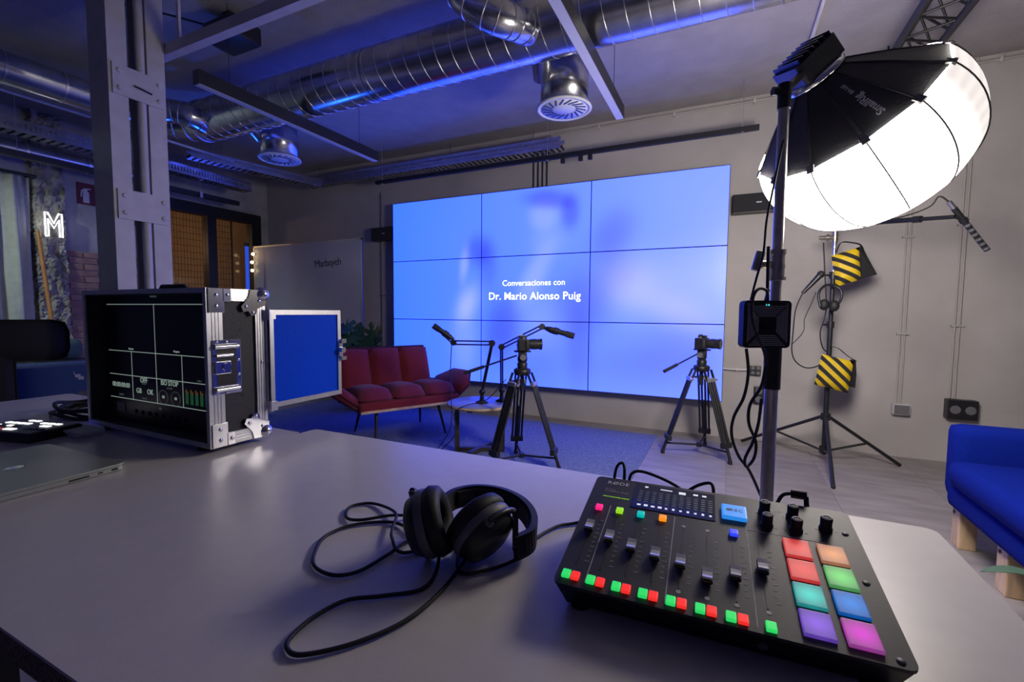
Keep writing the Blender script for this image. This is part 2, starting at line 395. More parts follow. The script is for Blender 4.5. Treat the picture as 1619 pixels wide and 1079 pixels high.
# ================================================================== VIDEO WALL
SX, SY, SZ0 = -3.657, 4.387, .348; PW, PH = 1.2135, .6842
def screen_mat():
    m = bpy.data.materials.new('video_picture'); m.use_nodes = True; nt = m.node_tree; L = nt.links.new
    b = nt.nodes['Principled BSDF']; b.inputs['Base Color'].default_value = (.01, .01, .012, 1); b.inputs['Roughness'].default_value = .35
    geo = nt.nodes.new('ShaderNodeNewGeometry'); sep = nt.nodes.new('ShaderNodeSeparateXYZ'); L(geo.outputs['Position'], sep.inputs[0])
    def mth(op, a, b_=None):
        n = nt.nodes.new('ShaderNodeMath'); n.operation = op
        for i, q in enumerate((a, b_)):
            if q is None: continue
            if isinstance(q, (int, float)): n.inputs[i].default_value = q
            else: L(q, n.inputs[i])
        return n.outputs[0]
    def blob(cx, cz, sx, sz, rot=0, power=1.):
        x = mth('SUBTRACT', sep.outputs[0], cx); z = mth('SUBTRACT', sep.outputs[2], cz)
        c, s = math.cos(R(rot)), math.sin(R(rot))
        u = mth('DIVIDE', mth('ADD', mth('MULTIPLY', x, c), mth('MULTIPLY', z, s)), sx)
        v = mth('DIVIDE', mth('ADD', mth('MULTIPLY', x, -s), mth('MULTIPLY', z, c)), sz)
        d = mth('ADD', mth('MULTIPLY', u, u), mth('MULTIPLY', v, v))
        if power != 1.: d = mth('POWER', d, power)
        return mth('POWER', 2.71828, mth('MULTIPLY', d, -1.))
    # overall lightness field: more saturated at left, paler to the right
    base = mth('MULTIPLY', mth('ADD', sep.outputs[0], 3.66), .19)
    dark = [(-1.68, 2.27, .26, .10, -8, 1.5, .75), (-1.44, 2.12, .10, .17, 0, 1.5, .7), (-1.30, 1.22, .30, .36, -15, 1.3, .55), (-1.33, .75, .14, .42, 0, 1.3, .35),
            (-2.48, 1.80, .17, .16, -20, 1.4, .7), (-2.36, 1.62, .12, .24, 0, 1.4, .45), (-2.19, .95, .21, .36, -10, 1.4, .75), (-1.02, 1.88, .19, .26, -35, 1.3, .5), (-.96, 1.55, .2, .2, 0, 1.2, .25),
            (-.42, .74, .42, .30, 10, 1.1, .4), (-.95, .62, .5, .22, 0, 1., .25), (-1.75, .62, .3, .3, 0, 1., .3)]
    light = [(-1.72, 2.11, .17, .15, 0, 1.6, .45), (-1.82, 1.50, .12, .34, -30, 1.3, .5), (-1.68, 1.85, .2, .15, 0, 1.2, .25), (-2.66, 1.66, .06, .20, -8, 1.3, .6), (-2.62, 1.22, .13, .22, -25, 1.2, .75), (-2.66, .78, .17, .4, 0, 1.2, .4),
             (-.88, 1.40, .26, .28, 30, 1.2, .5), (-.5, 1.42, .42, .32, 0, 1., .35), (-.38, 1.13, .35, .16, -20, 1.1, .4), (-1.75, 1.0, .25, .3, 0, 1.1, .3), (-.5, 2.2, .7, .35, 0, 1, .1)]
    acc = base
    for t in light: acc = mth('ADD', acc, mth('MULTIPLY', blob(*t[:6]), t[6]))
    dk = None
    for t in dark:
        q_ = mth('MULTIPLY', blob(*t[:6]), t[6]); dk = q_ if dk is None else mth('ADD', dk, q_)
    dk = mth('MINIMUM', dk, 1.)
    cr = nt.nodes.new('ShaderNodeValToRGB'); e = cr.color_ramp.elements
    mr = nt.nodes.new('ShaderNodeMapRange'); mr.inputs[1].default_value = -.75; mr.inputs[2].default_value = 1.75; L(acc, mr.inputs[0]); L(mr.outputs[0], cr.inputs[0])
    e[0].position = 0.; e[0].color = (.035, .075, .62, 1); e[1].position = 1.; e[1].color = (.62, .66, 1., 1)
    for p, c in ((.30, (.045, .18, 1.)), (.45, (.11, .24, 1.)), (.62, (.20, .32, 1.)), (.8, (.33, .41, 1.))):
        q = e.new(p); q.color = (*c, 1)
    sc = nt.nodes.new('ShaderNodeVectorMath'); sc.operation = 'MULTIPLY'; L(cr.outputs[0], sc.inputs[0]); sc.inputs[1].default_value = (1.32, 1.26, SCREEN_BLUE)
    cmb = nt.nodes.new('ShaderNodeCombineXYZ')
    for i_, f_ in enumerate((.52, .66, .25)): L(mth('SUBTRACT', 1., mth('MULTIPLY', dk, f_)), cmb.inputs[i_])
    s2 = nt.nodes.new('ShaderNodeVectorMath'); s2.operation = 'MULTIPLY'; L(sc.outputs[0], s2.inputs[0]); L(cmb.outputs[0], s2.inputs[1])
    L(s2.outputs[0], b.inputs['Emission Color']); b.inputs['Emission Strength'].default_value = 1.
    MATS['video_picture'] = m
screen_mat()
vw = thing('video_wall', 'large wall-mounted video wall of nine panels showing a blurred blue picture', 'video wall', (SX+1.5*PW, SY, 0))
part('mounting_frame', MB().box((SX+.03, SY+.06, SZ0+.03), (SX+3*PW-.03, YW, SZ0+3*PH-.03)), 'black_paint', vw)
bz = .0045
pan = MB(); pan.box((0, 0, 0), (PW, .06, PH)); pan.add([(bz, -.0006, bz), (PW-bz, -.0006, bz), (PW-bz, -.0006, PH-bz), (bz, -.0006, PH-bz)], [(0, 1, 2, 3)], 1)
p0 = None
for j in range(3):
    for i in range(3):
        if p0 is None: p0 = o = mk('display_panel', pan, ['black_gloss', 'video_picture']); o.parent = vw
        else: o = p0.copy(); COL.objects.link(o); o.parent = vw
        o.location = (SX+i*PW-(SX+1.5*PW), 0, SZ0+j*PH)
S = Matrix.Translation((-1.834, SY-.004, 1.430)) @ Matrix.Rotation(PI/2, 4, 'X')
part('title_line', xf(text_mb('Conversaciones con', .086, spacing=1.0), S), 'title_white', vw)
S = Matrix.Translation((-1.836, SY-.004, 1.292)) @ Matrix.Rotation(PI/2, 4, 'X')
part('title_line', xf(text_mb('Dr. Mario Alonso Puig', .110, bold=.0009, spacing=1.03), S), 'title_white', vw, label='white bold name lettering')
def speaker(x0, x1, lab):
    s = thing('wall_speaker', lab, 'speaker', ((x0+x1)/2, 4.44, 1.98), group='black speakers beside the video wall')
    part('cabinet', MB().box((x0, 4.42, 1.99), (x1, YW-.02, 2.15), bev=.006), 'black_plastic', s)
    part('grille', MB().box((x0+.008, 4.413, 1.997), (x1-.008, 4.42, 2.143)), 'black_fabric', s)
    part('badge', MB().box((x1-.16, 4.411, 2.065), (x1-.12, 4.413, 2.075)), 'light_plastic', s)
    part('bracket', MB().box(((x0+x1)/2-.04, YW-.025, 2.0), ((x0+x1)/2+.04, YW-.002, 2.12)), 'black_paint', s)
speaker(-4.03, -3.69, 'black wall speaker left of the video wall above the whiteboard edge')
speaker(.01, .35, 'black wall speaker right of the video wall half hidden by the lit softbox')

# ---- services on the front wall
def clips(mb, pts, r):
    for p in pts: mb.box((p[0]-r*1.6, YW-.012, p[1]-.012), (p[0]+r*1.6, YW-.001, p[1]+.012))
def wall_conduit(lab, x, z0, z1, dx=.0, pair=True, grp='conduits on the concrete wall', mat='conduit_paint'):
    t = thing('wall_conduit', lab, 'conduit', (x, YW-.012, z0), group=grp)
    part('pipe', MB().cyl((x-.012, YW-.013, z0), (x-.012, YW-.013, z1), .0065, n=8), mat, t)
    if pair: part('pipe', MB().cyl((x+.016, YW-.013, z0), (x+.016, YW-.013, z1), .0065, n=8), mat, t)
    for z in (z0+.55, z0+1.3):
        if z < z1: part('clip', MB().box((x-.035, YW-.024, z-.007), (x+.04, YW-.002, z+.007)), mat, t)
wall_conduit('pair of thin wall conduits running down to the small grey junction box', 1.245, .43, 2.99)
wall_conduit('pair of thin wall conduits running down to the black socket box', 1.565, .50, 2.99)
wall_conduit('single dark vertical pipe on the wall left of the video wall', -3.95, .02, 2.60, pair=False, mat='grey_plastic')
jb = thing('junction_box', 'small grey square junction box low on the concrete wall', 'junction box', (1.26, YW-.04, .34))
part('body', MB().box((1.205, YW-.055, .345), (1.315, YW-.001, .43), bev=.008), 'white_paint_metal', jb)
part('cover', MB().box((1.212, YW-.06, .352), (1.308, YW-.055, .423), bev=.002), 'grey_plastic', jb)
def socket_box(lab, x0, x1, z0, z1, n, rows, dep):
    t = thing('socket_box', lab, 'socket', ((x0+x1)/2, YW-dep, z0), group='black socket boxes on the wall')
    part('body', MB().box((x0, YW-dep, z0), (x1, YW-.001, z1), bev=.005), 'black_plastic', t)
    for i in range(n):
        for j in range(rows):
            cx = x0+(x1-x0)*(i+.5)/n; cz = z0+(z1-z0)*(j+.5)/rows; r = min((x1-x0)/n, (z1-z0)/rows)*.36
            part('outlet', MB().cyl((cx, YW-dep-.003, cz), (cx, YW-dep+.001, cz), r, n=16), 'grey_plastic', t)
socket_box('wide black socket box low on the wall above the blue armchair', 1.525, 1.70, .35, .495, 2, 1, .075)
socket_box('small black double socket on the wall behind the light stand', .20, .285, .585, .675, 2, 2, .03)
socket_box('tall black socket strip low on the wall behind the light stand', .235, .315, .34, .49, 1, 2, .04)
t = solo('horizontal_conduit', MB().cyl((-.02, YW-.02, .63), (.20, YW-.02, .63), .011, n=8).box((.09, YW-.034, .617), (.105, YW-.001, .643)), 'white_paint_metal', 'short horizontal conduit running from the video wall to a small double socket', 'conduit')
cb = thing('ceiling_conduit', 'thin pipe running along the top of the concrete wall to the softbox', 'conduit', (0, YW-.02, 2.93))
part('pipe', MB().cyl((-1.65, YW-.02, 2.95), (XR, YW-.02, 2.955), .010, n=8), 'conduit_paint', cb)
for x in (-1.2, -.5, .15, .9, 1.7): part('clip', MB().box((x-.008, YW-.035, 2.93), (x+.008, YW-.001, 2.97)), 'white_paint_metal', cb)
for i, x in enumerate((844, 851, 858, 865)):
    p = at(x, 262, Y=YW-.012)
    tag(solo('video_cable', MB().tube([(p.x, YW-.012, 2.35), (p.x, YW-.012, 2.74), (p.x, YW-.06, 2.78)], .007, 6), 'black_rubber', 'x', 'cable'),
        ('leftmost', 'second from left', 'second from right', 'rightmost')[i] + ' of four thin black cables rising behind the video wall', 'cable', 'cables above the video wall')
# black track in front of the wall
rl = thing('lighting_track', 'long black lighting track hung along the top of the video wall', 'track', (-1.8, 4.2, 2.59))
part('rail', MB().box((-3.74, 4.18, 2.592), (.18, 4.22, 2.63)), 'black_paint', rl)
for x in (-3.65, -1.62, .06):
    part('hanger', MB().cyl((x, 4.2, 2.63), (x, 4.2, ZC), .0025, n=5).cyl((x, 4.2, 2.583), (x, 4.2, 2.64), .011, n=8), 'aluminium', rl)
for x in (890, 918, 933):
    p = at(x, 250, Y=4.2); part('adapter', MB().box((p.x-.02, 4.185, 2.54), (p.x+.02, 4.215, 2.592), bev=.004), 'black_plastic', rl)
# wall cable tray (perforated channel) and cross run
def tray(lab, a, b, w=.12, h=.11, step=.03, nm='cable_tray'):
    a = Vector(a); b = Vector(b); L_ = (b-a).length; t = thing(nm, lab, 'cable tray', a, group='perforated cable trays')
    d = (b-a).normalized(); s = Vector((0, 0, 1)).cross(d).normalized(); M = Matrix(((d.x, s.x, 0, a.x), (d.y, s.y, 0, a.y), (d.z, s.z, 1, a.z), (0, 0, 0, 1)))
    for q in (-1, 1):
        m = MB(); m.box((0, q*w/2-.002, h*.72), (L_, q*w/2+.002, h), M); m.box((0, q*w/2-.002, 0), (L_, q*w/2+.002, h*.25), M)
        x = 0
        while x < L_: m.box((x, q*w/2-.0015, h*.25), (x+step*.42, q*w/2+.0015, h*.72), M); x += step
        part('side_rail', m, 'galvanised', t)
    m = MB(); x = 0
    while x < L_: m.box((x, -w/2, 0), (min(x+step*1.2, L_), w/2, .003), M); x += step*2
    part('rungs', m, 'galvanised', t)
    for k in range(1+int(L_)):
        p = M @ Vector((.2+k*1., 0, 0)); part('hanger', MB().cyl(M @ Vector((.2+k, -w/2, .002)), M @ Vector((.2+k, w/2, .002)), .006, n=6).cyl((p.x, p.y, p.z), (p.x, p.y, ZC), .004, n=6), 'galvanised', t)
    m = MB()
    for q in (-.03, 0., .028): m.tube([M @ Vector((L_*k/10, q+.01*math.sin(k*1.7+q*50), .02)) for k in range(11)], .011, 6, smooth=3)
    part('cables', m, 'black_rubber', t)
tray('perforated steel cable tray along the front wall above the video wall', (-5.04, 4.38, 2.735), (-1.53, 4.38, 2.735))
tray('perforated steel cable tray crossing the ceiling behind the left round air diffuser', (-5.05, 2.9, 2.68), (-4.75, 4.3, 2.68), .14, .09)
tray('perforated cable tray running back along the left wall above the dark rail', (-5.3, .2, 2.55), (-5.3, 3.7, 2.55), .16, .1)

# ---- whiteboard
wb = thing('whiteboard', 'large pale whiteboard on the floor by the black framed glazing', 'whiteboard', (-4.97, 4.25, 0))
part('board', MB().box((-5.95, 4.235, .42), (-4.02, 4.25, 1.985)), 'whiteboard', wb)
part('edge_trim', MB().box((-4.02, 4.23, .40), (-4.0, 4.255, 2.0)).box((-5.97, 4.23, .40), (-5.95, 4.255, 2.0)).box((-5.97, 4.23, 1.985), (-4.0, 4.255, 2.003)).box((-5.97, 4.23, .40), (-4.0, 4.255, .42)), 'aluminium', wb)
for x in (-5.8, -4.15): part('leg', MB().box((x-.02, 4.25, 0), (x+.02, 4.29, 1.9)).box((x-.03, 4.1, 0), (x+.03, 4.42, .025)), 'aluminium', wb)
p = at(518, 416, Y=4.234)
part('handwriting', xf(text_mb('Marbayeh', .13, spacing=.9), Matrix.Translation(p) @ Matrix.Rotation(R(-3), 4, 'Y') @ Matrix.Rotation(PI/2, 4, 'X') @ Matrix.Shear('XY', 4, (.25, 0))), 'black_plastic', wb)
# blue tube light and warm reflections added as glowing balls beside the whiteboard
tb = thing('tube_light', 'upright blue tube light standing at the left end of the whiteboard', 'lamp', (-5.72, 3.9, 0))
a = at(390, 390, Y=3.95); b = at(392, 470, Y=3.95)
tb.location = (a.x, 3.95, 0); TM[tb.name] = Matrix.Translation(tb.location)
part('tube', MB().cyl((a.x, 3.95, .2), (a.x, 3.95, a.z), .022, n=10), 'tube_glow', tb)
part('end_cap', MB().cyl((a.x, 3.95, a.z), (a.x, 3.95, a.z+.05), .026, n=10), 'black_plastic', tb)
part('foot', MB().cyl((a.x, 3.95, .0), (a.x, 3.95, .02), .13, n=20).cyl((a.x, 3.95, .02), (a.x, 3.95, .2), .026, n=10), 'black_plastic', tb)
for i, y in enumerate((402, 415, 428)):
    p = at((400, 398.5, 399)[i], y, Y=4.2); t = thing('reflection_glint', ('top', 'middle', 'bottom')[i]+' of three added glowing balls imitating warm reflections at the left edge of the whiteboard', 'lamp', p, group='warm reflections made as glowing balls')
    part('glow_ball', MB().ball(p, .022, sc=(1.3, 1, 1)), 'warm_glow', t); part('holder', MB().cyl((p.x, p.y+.012, p.z), (p.x, p.y+.034, p.z), .014, n=8), 'black_plastic', t)
def T(*a): return Matrix.Translation(a)

# ================================================================== CEILING SERVICES
def spiral(a, b, r, pitch, rr=.0035, phase=0.):
    a = Vector(a); b = Vector(b); d = b-a; x, y, z = frame(d); n = int(d.length/pitch*18)
    return [a+d*(i/n)+(x*math.cos(2*PI*i/18+phase)+y*math.sin(2*PI*i/18+phase))*r for i in range(n+1)]
DYc, DZc, DR = 2.46, 2.71, .16
duct = thing('main_air_duct', 'long galvanised spiral air duct crossing the ceiling in front of the video wall', 'duct', (-1, DYc, DZc))
part('pipe', MB().cyl((-3.98, DYc, DZc), (XR, DYc, DZc), DR, n=40), 'galvanised', duct)
m = MB(); m.tube(spiral((-3.98, DYc, DZc), (2.4, DYc, DZc), DR+.0005, .11), .0032, 5); part('spiral_seam', m, 'seam_metal', duct)
el = [(-4.36+.38*(1-math.cos(t))-.0, 2.08+.38*math.sin(t), DZc) for t in [PI/2*k/10 for k in range(11)]]
part('elbow', MB().tube(el, DR, 40, rs=lambda t: .108+.055*t), 'galvanised', duct)
m = MB()
for k in (1, 3, 5, 7, 9):
    x, y, d = frame(Vector(el[k+1])-Vector(el[k-1])); m.tube([Vector(el[k])+(x*math.cos(2*PI*i/24)+y*math.sin(2*PI*i/24))*(.112+.0055*k) for i in range(25)], .005, 5)
part('elbow_seam', m, 'seam_metal', duct)
part('side_run', MB().cyl((-4.36, 2.09, DZc), (-4.36, YB+.02, DZc), .105, n=36), 'galvanised', duct)
for y in (1.95, 1.65, 1.35, 1.05, .7): part('joint_band', MB().cyl((-4.36, y, DZc), (-4.36, y+.012, DZc), .108, n=36), 'seam_metal', duct)
for x in (-2.2, .2): part('hanger', MB().cyl((x, DYc+.1, DZc+DR-.04), (x, DYc+.1, ZC), .004, n=5).cyl((x-.012, DYc, DZc), (x+.012, DYc, DZc), DR+.003, n=30, caps=False), 'seam_metal', duct)
def flex(nm, lab, pts, r, rings=9):
    t = thing(nm, lab, 'duct', pts[0]); P = smooth_path(pts, 8); part('hose', MB().tube(P, r, 24), 'galvanised', t)
    m = MB()
    for k in range(1, rings):
        i = int(k*(len(P)-1)/rings); x, y, d = frame(P[min(i+1, len(P)-1)]-P[i-1]); m.tube([P[i]+(x*math.cos(2*PI*q/20)+y*math.sin(2*PI*q/20))*r*1.01 for q in range(21)], .004, 5)
    part('hose_rib', m, 'seam_metal', t); return t
flex('branch_duct', 'thick flexible branch duct bending down onto the middle of the main air duct', [at(690, -70, d=2.35), at(735, -6, d=2.3), at(780, 24, d=2.3), at(812, 36, d=2.36), at(834, 46, d=2.46)], .083)
flex('branch_duct', 'short bent branch duct beside the white steel column', [at(240, 178, d=3.5), at(272, 176, d=3.55), at(300, 184, d=3.6), at(322, 196, d=3.7)], .085, 6)
t = thing('wall_pipe', 'dark round pipe along the left wall above the curtain', 'pipe', (-5.9, 1.5, 2.5))
part('pipe', MB().cyl((-5.9, YB+.02, 2.57), (-5.9, 2.9, 2.57), .08, n=24), 'galvanised', t)
for y in (2.4, 1.95, 1.5): part('joint_band', MB().cyl((-5.9, y, 2.57), (-5.9, y+.02, 2.57), .084, n=24), 'seam_metal', t)
solo('ceiling_conduit', MB().cyl((-4.78, YB+.02, 2.70), (-4.78, 3.2, 2.70), .012, n=8), 'white_paint_metal', 'thin pale conduit under the left air duct', 'conduit')
t = thing('lighting_track', 'short black lighting track above the black framed glazing', 'track', (-5.55, 2.5, 2.42))
part('rail', MB().box((-5.58, 1.45, 2.42), (-5.52, 3.75, 2.47)), 'black_paint', t)
part('hanger', MB().cyl((-5.55, 1.8, 2.47), (-5.55, 1.8, ZC), .003, n=5).cyl((-5.55, 3.3, 2.47), (-5.55, 3.3, ZC), .003, n=5), 'aluminium', t)
part('clip', MB().box((-5.51, 3.27, 2.41), (-5.50, 3.30, 2.48)), 'aluminium', t)
def diffuser(c, lab):
    c = Vector(c); t = thing('air_diffuser', lab, 'air vent', c, group='round ceiling air diffusers')
    M0 = Matrix.Translation(c)
    part('plenum', MB().lathe([(.148, .012), (.15, .012), (.15, .29), (.0, .29)], 32, M0), 'galvanised', t)
    part('rim', MB().lathe([(.148, .016), (.172, .010), (.176, .0), (.168, -.006), (.150, -.003), (.148, .016)], 36, M0, close=False), 'grille_white', t)
    f = MB().lathe([(.0, 0), (.15, -.002), (.15, .012), (.0, .012)], 36, M0); part('face_plate', f, 'grille_white', t)
    slot = MB().box((-.036, -.0065, -.0028), (.036, .0065, .0015)); s0 = None
    for k in range(18):
        a = 2*PI*k/18; M = M0 @ Matrix.Rotation(a, 4, 'Z') @ Matrix.Translation((.105, 0, 0)) @ Matrix.Rotation(R(28), 4, 'Z')
        M = TM[t.name].inverted() @ M
        if s0 is None: s0 = o = mk('vent_slot', slot, 'black_paint'); o.parent = t; o.matrix_local = M
        else: share(s0, 'vent_slot', t, M=M)
    part('neck', MB().tube([(c.x-.10, c.y-.12, c.z+.17), (c.x-.06, c.y-.25, c.z+.22), (c.x-.02, DYc+.02, DZc-.03)], .062, 20, smooth=5), 'galvanised', t)
    return t
diffuser((-.985, 2.84, 2.42), 'pale round air diffuser with slotted face hanging above the centre of the video wall')
diffuser((-3.62, 2.84, 2.455), 'round slotted air diffuser in blue light left of the video wall')
def linear(lab, x, y0, y1, z=2.47):
    t = thing('linear_luminaire', lab, 'lamp', (x, (y0+y1)/2, z-.04), group='unlit black linear luminaires under the duct')
    part('housing', MB().box((x-.027, y0, z-.035), (x+.027, y1, z+.045)), 'black_paint', t)
    part('diffuser', MB().box((x-.024, y0+.005, z-.0375), (x+.024, y1-.005, z-.0335)), 'light_plastic', t)
    for y in (y0+.2, y1-.2): part('cable', MB().cyl((x, y, z+.045), (x, y, ZC), .0018, n=5), 'black_paint', t)
linear('black linear luminaire hanging under the left half of the main duct', -2.83, 1.68, 3.18)
linear('black linear luminaire hanging beside the right round air diffuser', -.70, 1.65, 3.17)
# steel beam and column
bm_ = thing('steel_beam', 'painted steel ceiling beam meeting the white column', 'beam', (-1, 1.65, 2.6))
part('flange', MB().box((-3.2, 1.612, 2.60), (XR, 1.662, 2.607)).box((-3.2, 1.612, 2.655), (XR, 1.662, 2.662)), 'white_paint_metal', bm_)
part('web', MB().box((-3.2, 1.612, 2.607), (XR, 1.620, 2.655)), 'white_paint_metal', bm_)
for x in (-2.9, 0., 3.): part('hanger', MB().box((x-.01, 1.632, 2.662), (x+.01, 1.646, ZC)), 'white_paint_metal', bm_)
cl = thing('steel_column', 'white riveted steel column of two channels behind the flight case', 'column', (-3.1, 1.47, 0))
for y0, y1, back in ((1.335, 1.424, 0), (1.52, 1.609, 1)):
    m = MB(); m.box((-3.012, y0, 0), (-3.0, y1, ZC)); m.box((-3.192, y0, 0), (-3.18, y1, ZC))
    yw = y0 if not back else y1-.012
    m.box((-3.18, yw, 0), (-3.012, yw+.012, ZC)); part('channel', m, 'white_paint_metal', cl)
for z in (.2, .85, 1.70, 2.36):
    for x0, x1, s in ((-3.0, -2.99, 1), (-3.202, -3.192, -1)):
        b_ = part('batten_plate', MB().box((x0, 1.35, z-.08), (x1, 1.595, z+.08)), 'white_paint_metal', cl)
        for y in (1.38, 1.57):
            for dz in (-.045, .045): part('rivet', MB().cyl((x1 if s > 0 else x0, y, z+dz), ((x1 if s > 0 else x0)+s*.008, y, z+dz), .014, .009, n=10), 'white_paint_metal', b_)
part('cable_pipe', MB().cyl((-3.02, 1.495, 0), (-3.02, 1.495, ZC), .022, n=12), 'white_paint_metal', cl)
part('strap', MB().tube([(-2.984, 1.445, 2.35), (-2.978, 1.475, 2.345), (-2.984, 1.53, 2.34)], .005, 6, smooth=4), 'black_rubber', cl)
p = at(365, 48, Z=2.9); t = thing('ceiling_projector', 'small black device fixed to the ceiling behind the steel beam', 'device', (p.x, p.y, 2.8))
part('body', MB().box((p.x-.14, p.y-.09, 2.82), (p.x+.14, p.y+.11, 2.93), bev=.01), 'black_plastic', t)
part('bracket', MB().box((p.x-.03, p.y-.03, 2.93), (p.x+.03, p.y+.03, ZC)), 'black_paint', t)
part('cable', MB().tube([(p.x-.1, p.y, 2.93), (p.x-.3, p.y-.2, 2.96), (p.x-.6, p.y-.5, 2.98)], .006, 6, smooth=5), 'black_rubber', t)
# black lattice truss, top right
tr = thing('lattice_truss', 'black lattice truss hanging from the ceiling above the softbox', 'truss', (.95, 2.0, 2.55))
xs = ((.845, 2.70), (1.062, 2.70), (.953, 2.88))
for x, z in xs: part('chord', MB().cyl((x, 2.72, z), (x, 4.3, z), .02, n=12), 'black_paint', tr)
m = MB(); n = 7
for i in range(n):
    ya, yb = 2.72+1.58*i/n, 2.72+1.58*(i+.5)/n; yc = 2.72+1.58*(i+1)/n
    for (x0, z0), (x1, z1) in ((xs[0], xs[1]), (xs[0], xs[2]), (xs[1], xs[2])): m.cyl((x0, ya, z0), (x1, yb, z1), .007, n=7); m.cyl((x1, yb, z1), (x0, yc, z0), .007, n=7)
part('lacing', m, 'black_paint', tr)
for y in (2.9, 4.1): part('hanger', MB().cyl((.953, y, 2.88), (.953, y, ZC), .006, n=6), 'black_paint', tr)
a = at(1305, 3, Z=2.96); b = at(1278, 78, Z=2.96)
t = thing('ceiling_conduit', 'pale conduit on the ceiling above the lamp head of the softbox', 'conduit', (a.x, 3., 2.96))
part('pipe', MB().cyl((a.x, 1.0, 2.965), (b.x, 4.5, 2.965), .013, n=8), 'white_paint_metal', t)
for y in (2.0, 2.9, 3.8): part('clip', MB().box((a.x-.03, y, 2.95), (a.x+.03, y+.02, ZC)), 'white_paint_metal', t)

# ================================================================== LEFT WALL THINGS
cu = thing('curtain', 'pale grey-green floor-length curtain on a black rail at the far left', 'curtain', (-5.98, 1.5, .05))
m = MB(); n = 90; rows = 12; vs = []
for j in range(rows+1):
    z = .06+(2.35-.06)*j/rows; k = 1-.45*(j/rows)**3
    for i in range(n+1):
        y = .35+1.66*i/n; vs.append((-5.99+.05*k*math.sin(i*.62+.3*math.sin(j*.5))+.016*math.sin(i*1.7+j*.4), y, z))
m.add(vs, [(j*(n+1)+i, j*(n+1)+i+1, (j+1)*(n+1)+i+1, (j+1)*(n+1)+i) for j in range(rows) for i in range(n)], 0, True)
o = part('cloth', m, 'curtain_cloth', cu); sd = o.modifiers.new('thickness', 'SOLIDIFY'); sd.thickness = .003
part('rail', MB().cyl((-5.98, .3, 2.375), (-5.98, 2.06, 2.375), .014, n=8).box((-6.07, 2.0, 2.365), (-5.98, 2.015, 2.385)), 'black_paint', cu)
nm = thing('neon_letter', 'glowing white neon letter M on the rough stone pier', 'neon sign', (-5.96, 2.15, 1.82))
y0, y1, z0, z1, X0 = 2.09, 2.215, 1.825, 2.05, -5.945
out = [(y0, z0), (y0, z1), (y0+.022, z1), (y0+.0625, z1-.10), (y1-.022, z1), (y1, z1), (y1, z0), (y1-.022, z0), (y1-.022, z1-.06), (y0+.0625, z1-.145), (y0+.022, z1-.06), (y0+.022, z0), (y0, z0)]
part('tube', MB().tube([(X0, a, b) for a, b in out], .006, 8), 'neon_white', nm)
part('backing', MB().box((X0-.016, y0-.004, z0-.004), (X0-.012, y1+.004, z1+.004)), 'glass', nm)
part('standoff', MB().cyl((X0-.016, y0+.02, z1-.02), (XL+.03, y0+.02, z1-.02), .005, n=6).cyl((X0-.016, y1-.02, z0+.02), (XL+.03, y1-.02, z0+.02), .005, n=6), 'aluminium', nm)
fs = thing('fire_extinguisher_sign', 'dark red square fire extinguisher sign on the left wall', 'sign', (XL+.005, 2.5, 2.2))
part('plate', MB().box((XL+.001, 2.385, 2.205), (XL+.008, 2.61, 2.425)), 'sign_red', fs)
S = Matrix(((0, 0, 1, XL+.0085), (1, 0, 0, 2.46), (0, 1, 0, 2.30), (0, 0, 0, 1)))
part('pictogram', MB().prism([(-.026, -.075), (.026, -.075), (.026, .03), (.012, .045), (.012, .058), (.042, .066), (.042, .076), (-.012, .07), (-.04, .045), (-.046, -.02), (-.036, -.02), (-.032, .03), (-.014, .05), (-.026, .03)], 0, .0015, S), 'print_grey', fs)
part('pictogram', MB().prism([(.085, -.06), (.11, -.06), (.125, .0), (.10, .06), (.095, .02), (.08, .0)], 0, .0015, S), 'print_grey', fs)
solo('wooden_pole', MB().cyl((-5.72, 2.09, 0), (-5.93, 2.03, 1.86), .017, n=10), 'orange_wood', 'orange wooden pole leaning against the wall beside the curtain', 'pole')
# office chair, cushion and boxes in the dark corner
oc = thing('office_chair', 'dark office chair behind the left end of the tables', 'chair', (-3.35, 1.0, 0))
M = Matrix.Translation((-3.35, 1.0, 0)) @ Matrix.Rotation(R(70), 4, 'Z')
part('backrest', MB().box((-.24, .20, .83), (.24, .28, 1.065), M, bev=.07).box((-.24, .21, .52), (.02, .27, .92), M, bev=.05), 'black_fabric', oc)
part('seat', MB().box((-.26, -.25, .40), (.26, .24, .49), M, bev=.035), 'black_fabric', oc)
part('column', MB().cyl((-3.35, 1.0, .08), (-3.35, 1.0, .41), .028), 'black_plastic', oc)
for s in (-1, 1): part('armrest', MB().box((s*.29-.03, -.15, .62), (s*.29+.03, .15, .65), M, bev=.01).box((s*.29-.015, -.02, .45), (s*.29+.015, .03, .62), M), 'black_plastic', oc)
for k in range(5):
    a = 2*PI*k/5; e = (-3.35+.3*math.cos(a), 1.0+.3*math.sin(a))
    o = part('leg', MB().cyl((-3.35, 1.0, .11), (*e, .075), .022, .016), 'black_plastic', oc); part('caster', MB().cyl((e[0]-.012, e[1], .03), (e[0]+.012, e[1], .03), .03, n=12).cyl((*e, .03), (*e, .075), .008), 'black_rubber', o)
p = at(84, 550, d=4.0)
solo('cushion', MB().box((p.x-.15, p.y-.16, p.z-.10), (p.x+.15, p.y+.16, p.z+.08), bev=.06), 'green_cloth', 'dark green cushion lying on the crate below the neon letter', 'cushion')
solo('storage_crate', MB().box((p.x-.2, p.y-.2, 0), (p.x+.2, p.y+.2, p.z-.10), bev=.01), 'black_plastic', 'tall dark crate standing under the neon letter', 'crate')
bx = thing('printed_box', 'blue cardboard box with pale line drawings in the dark left corner', 'box', (-3.95, 1.75, 0))
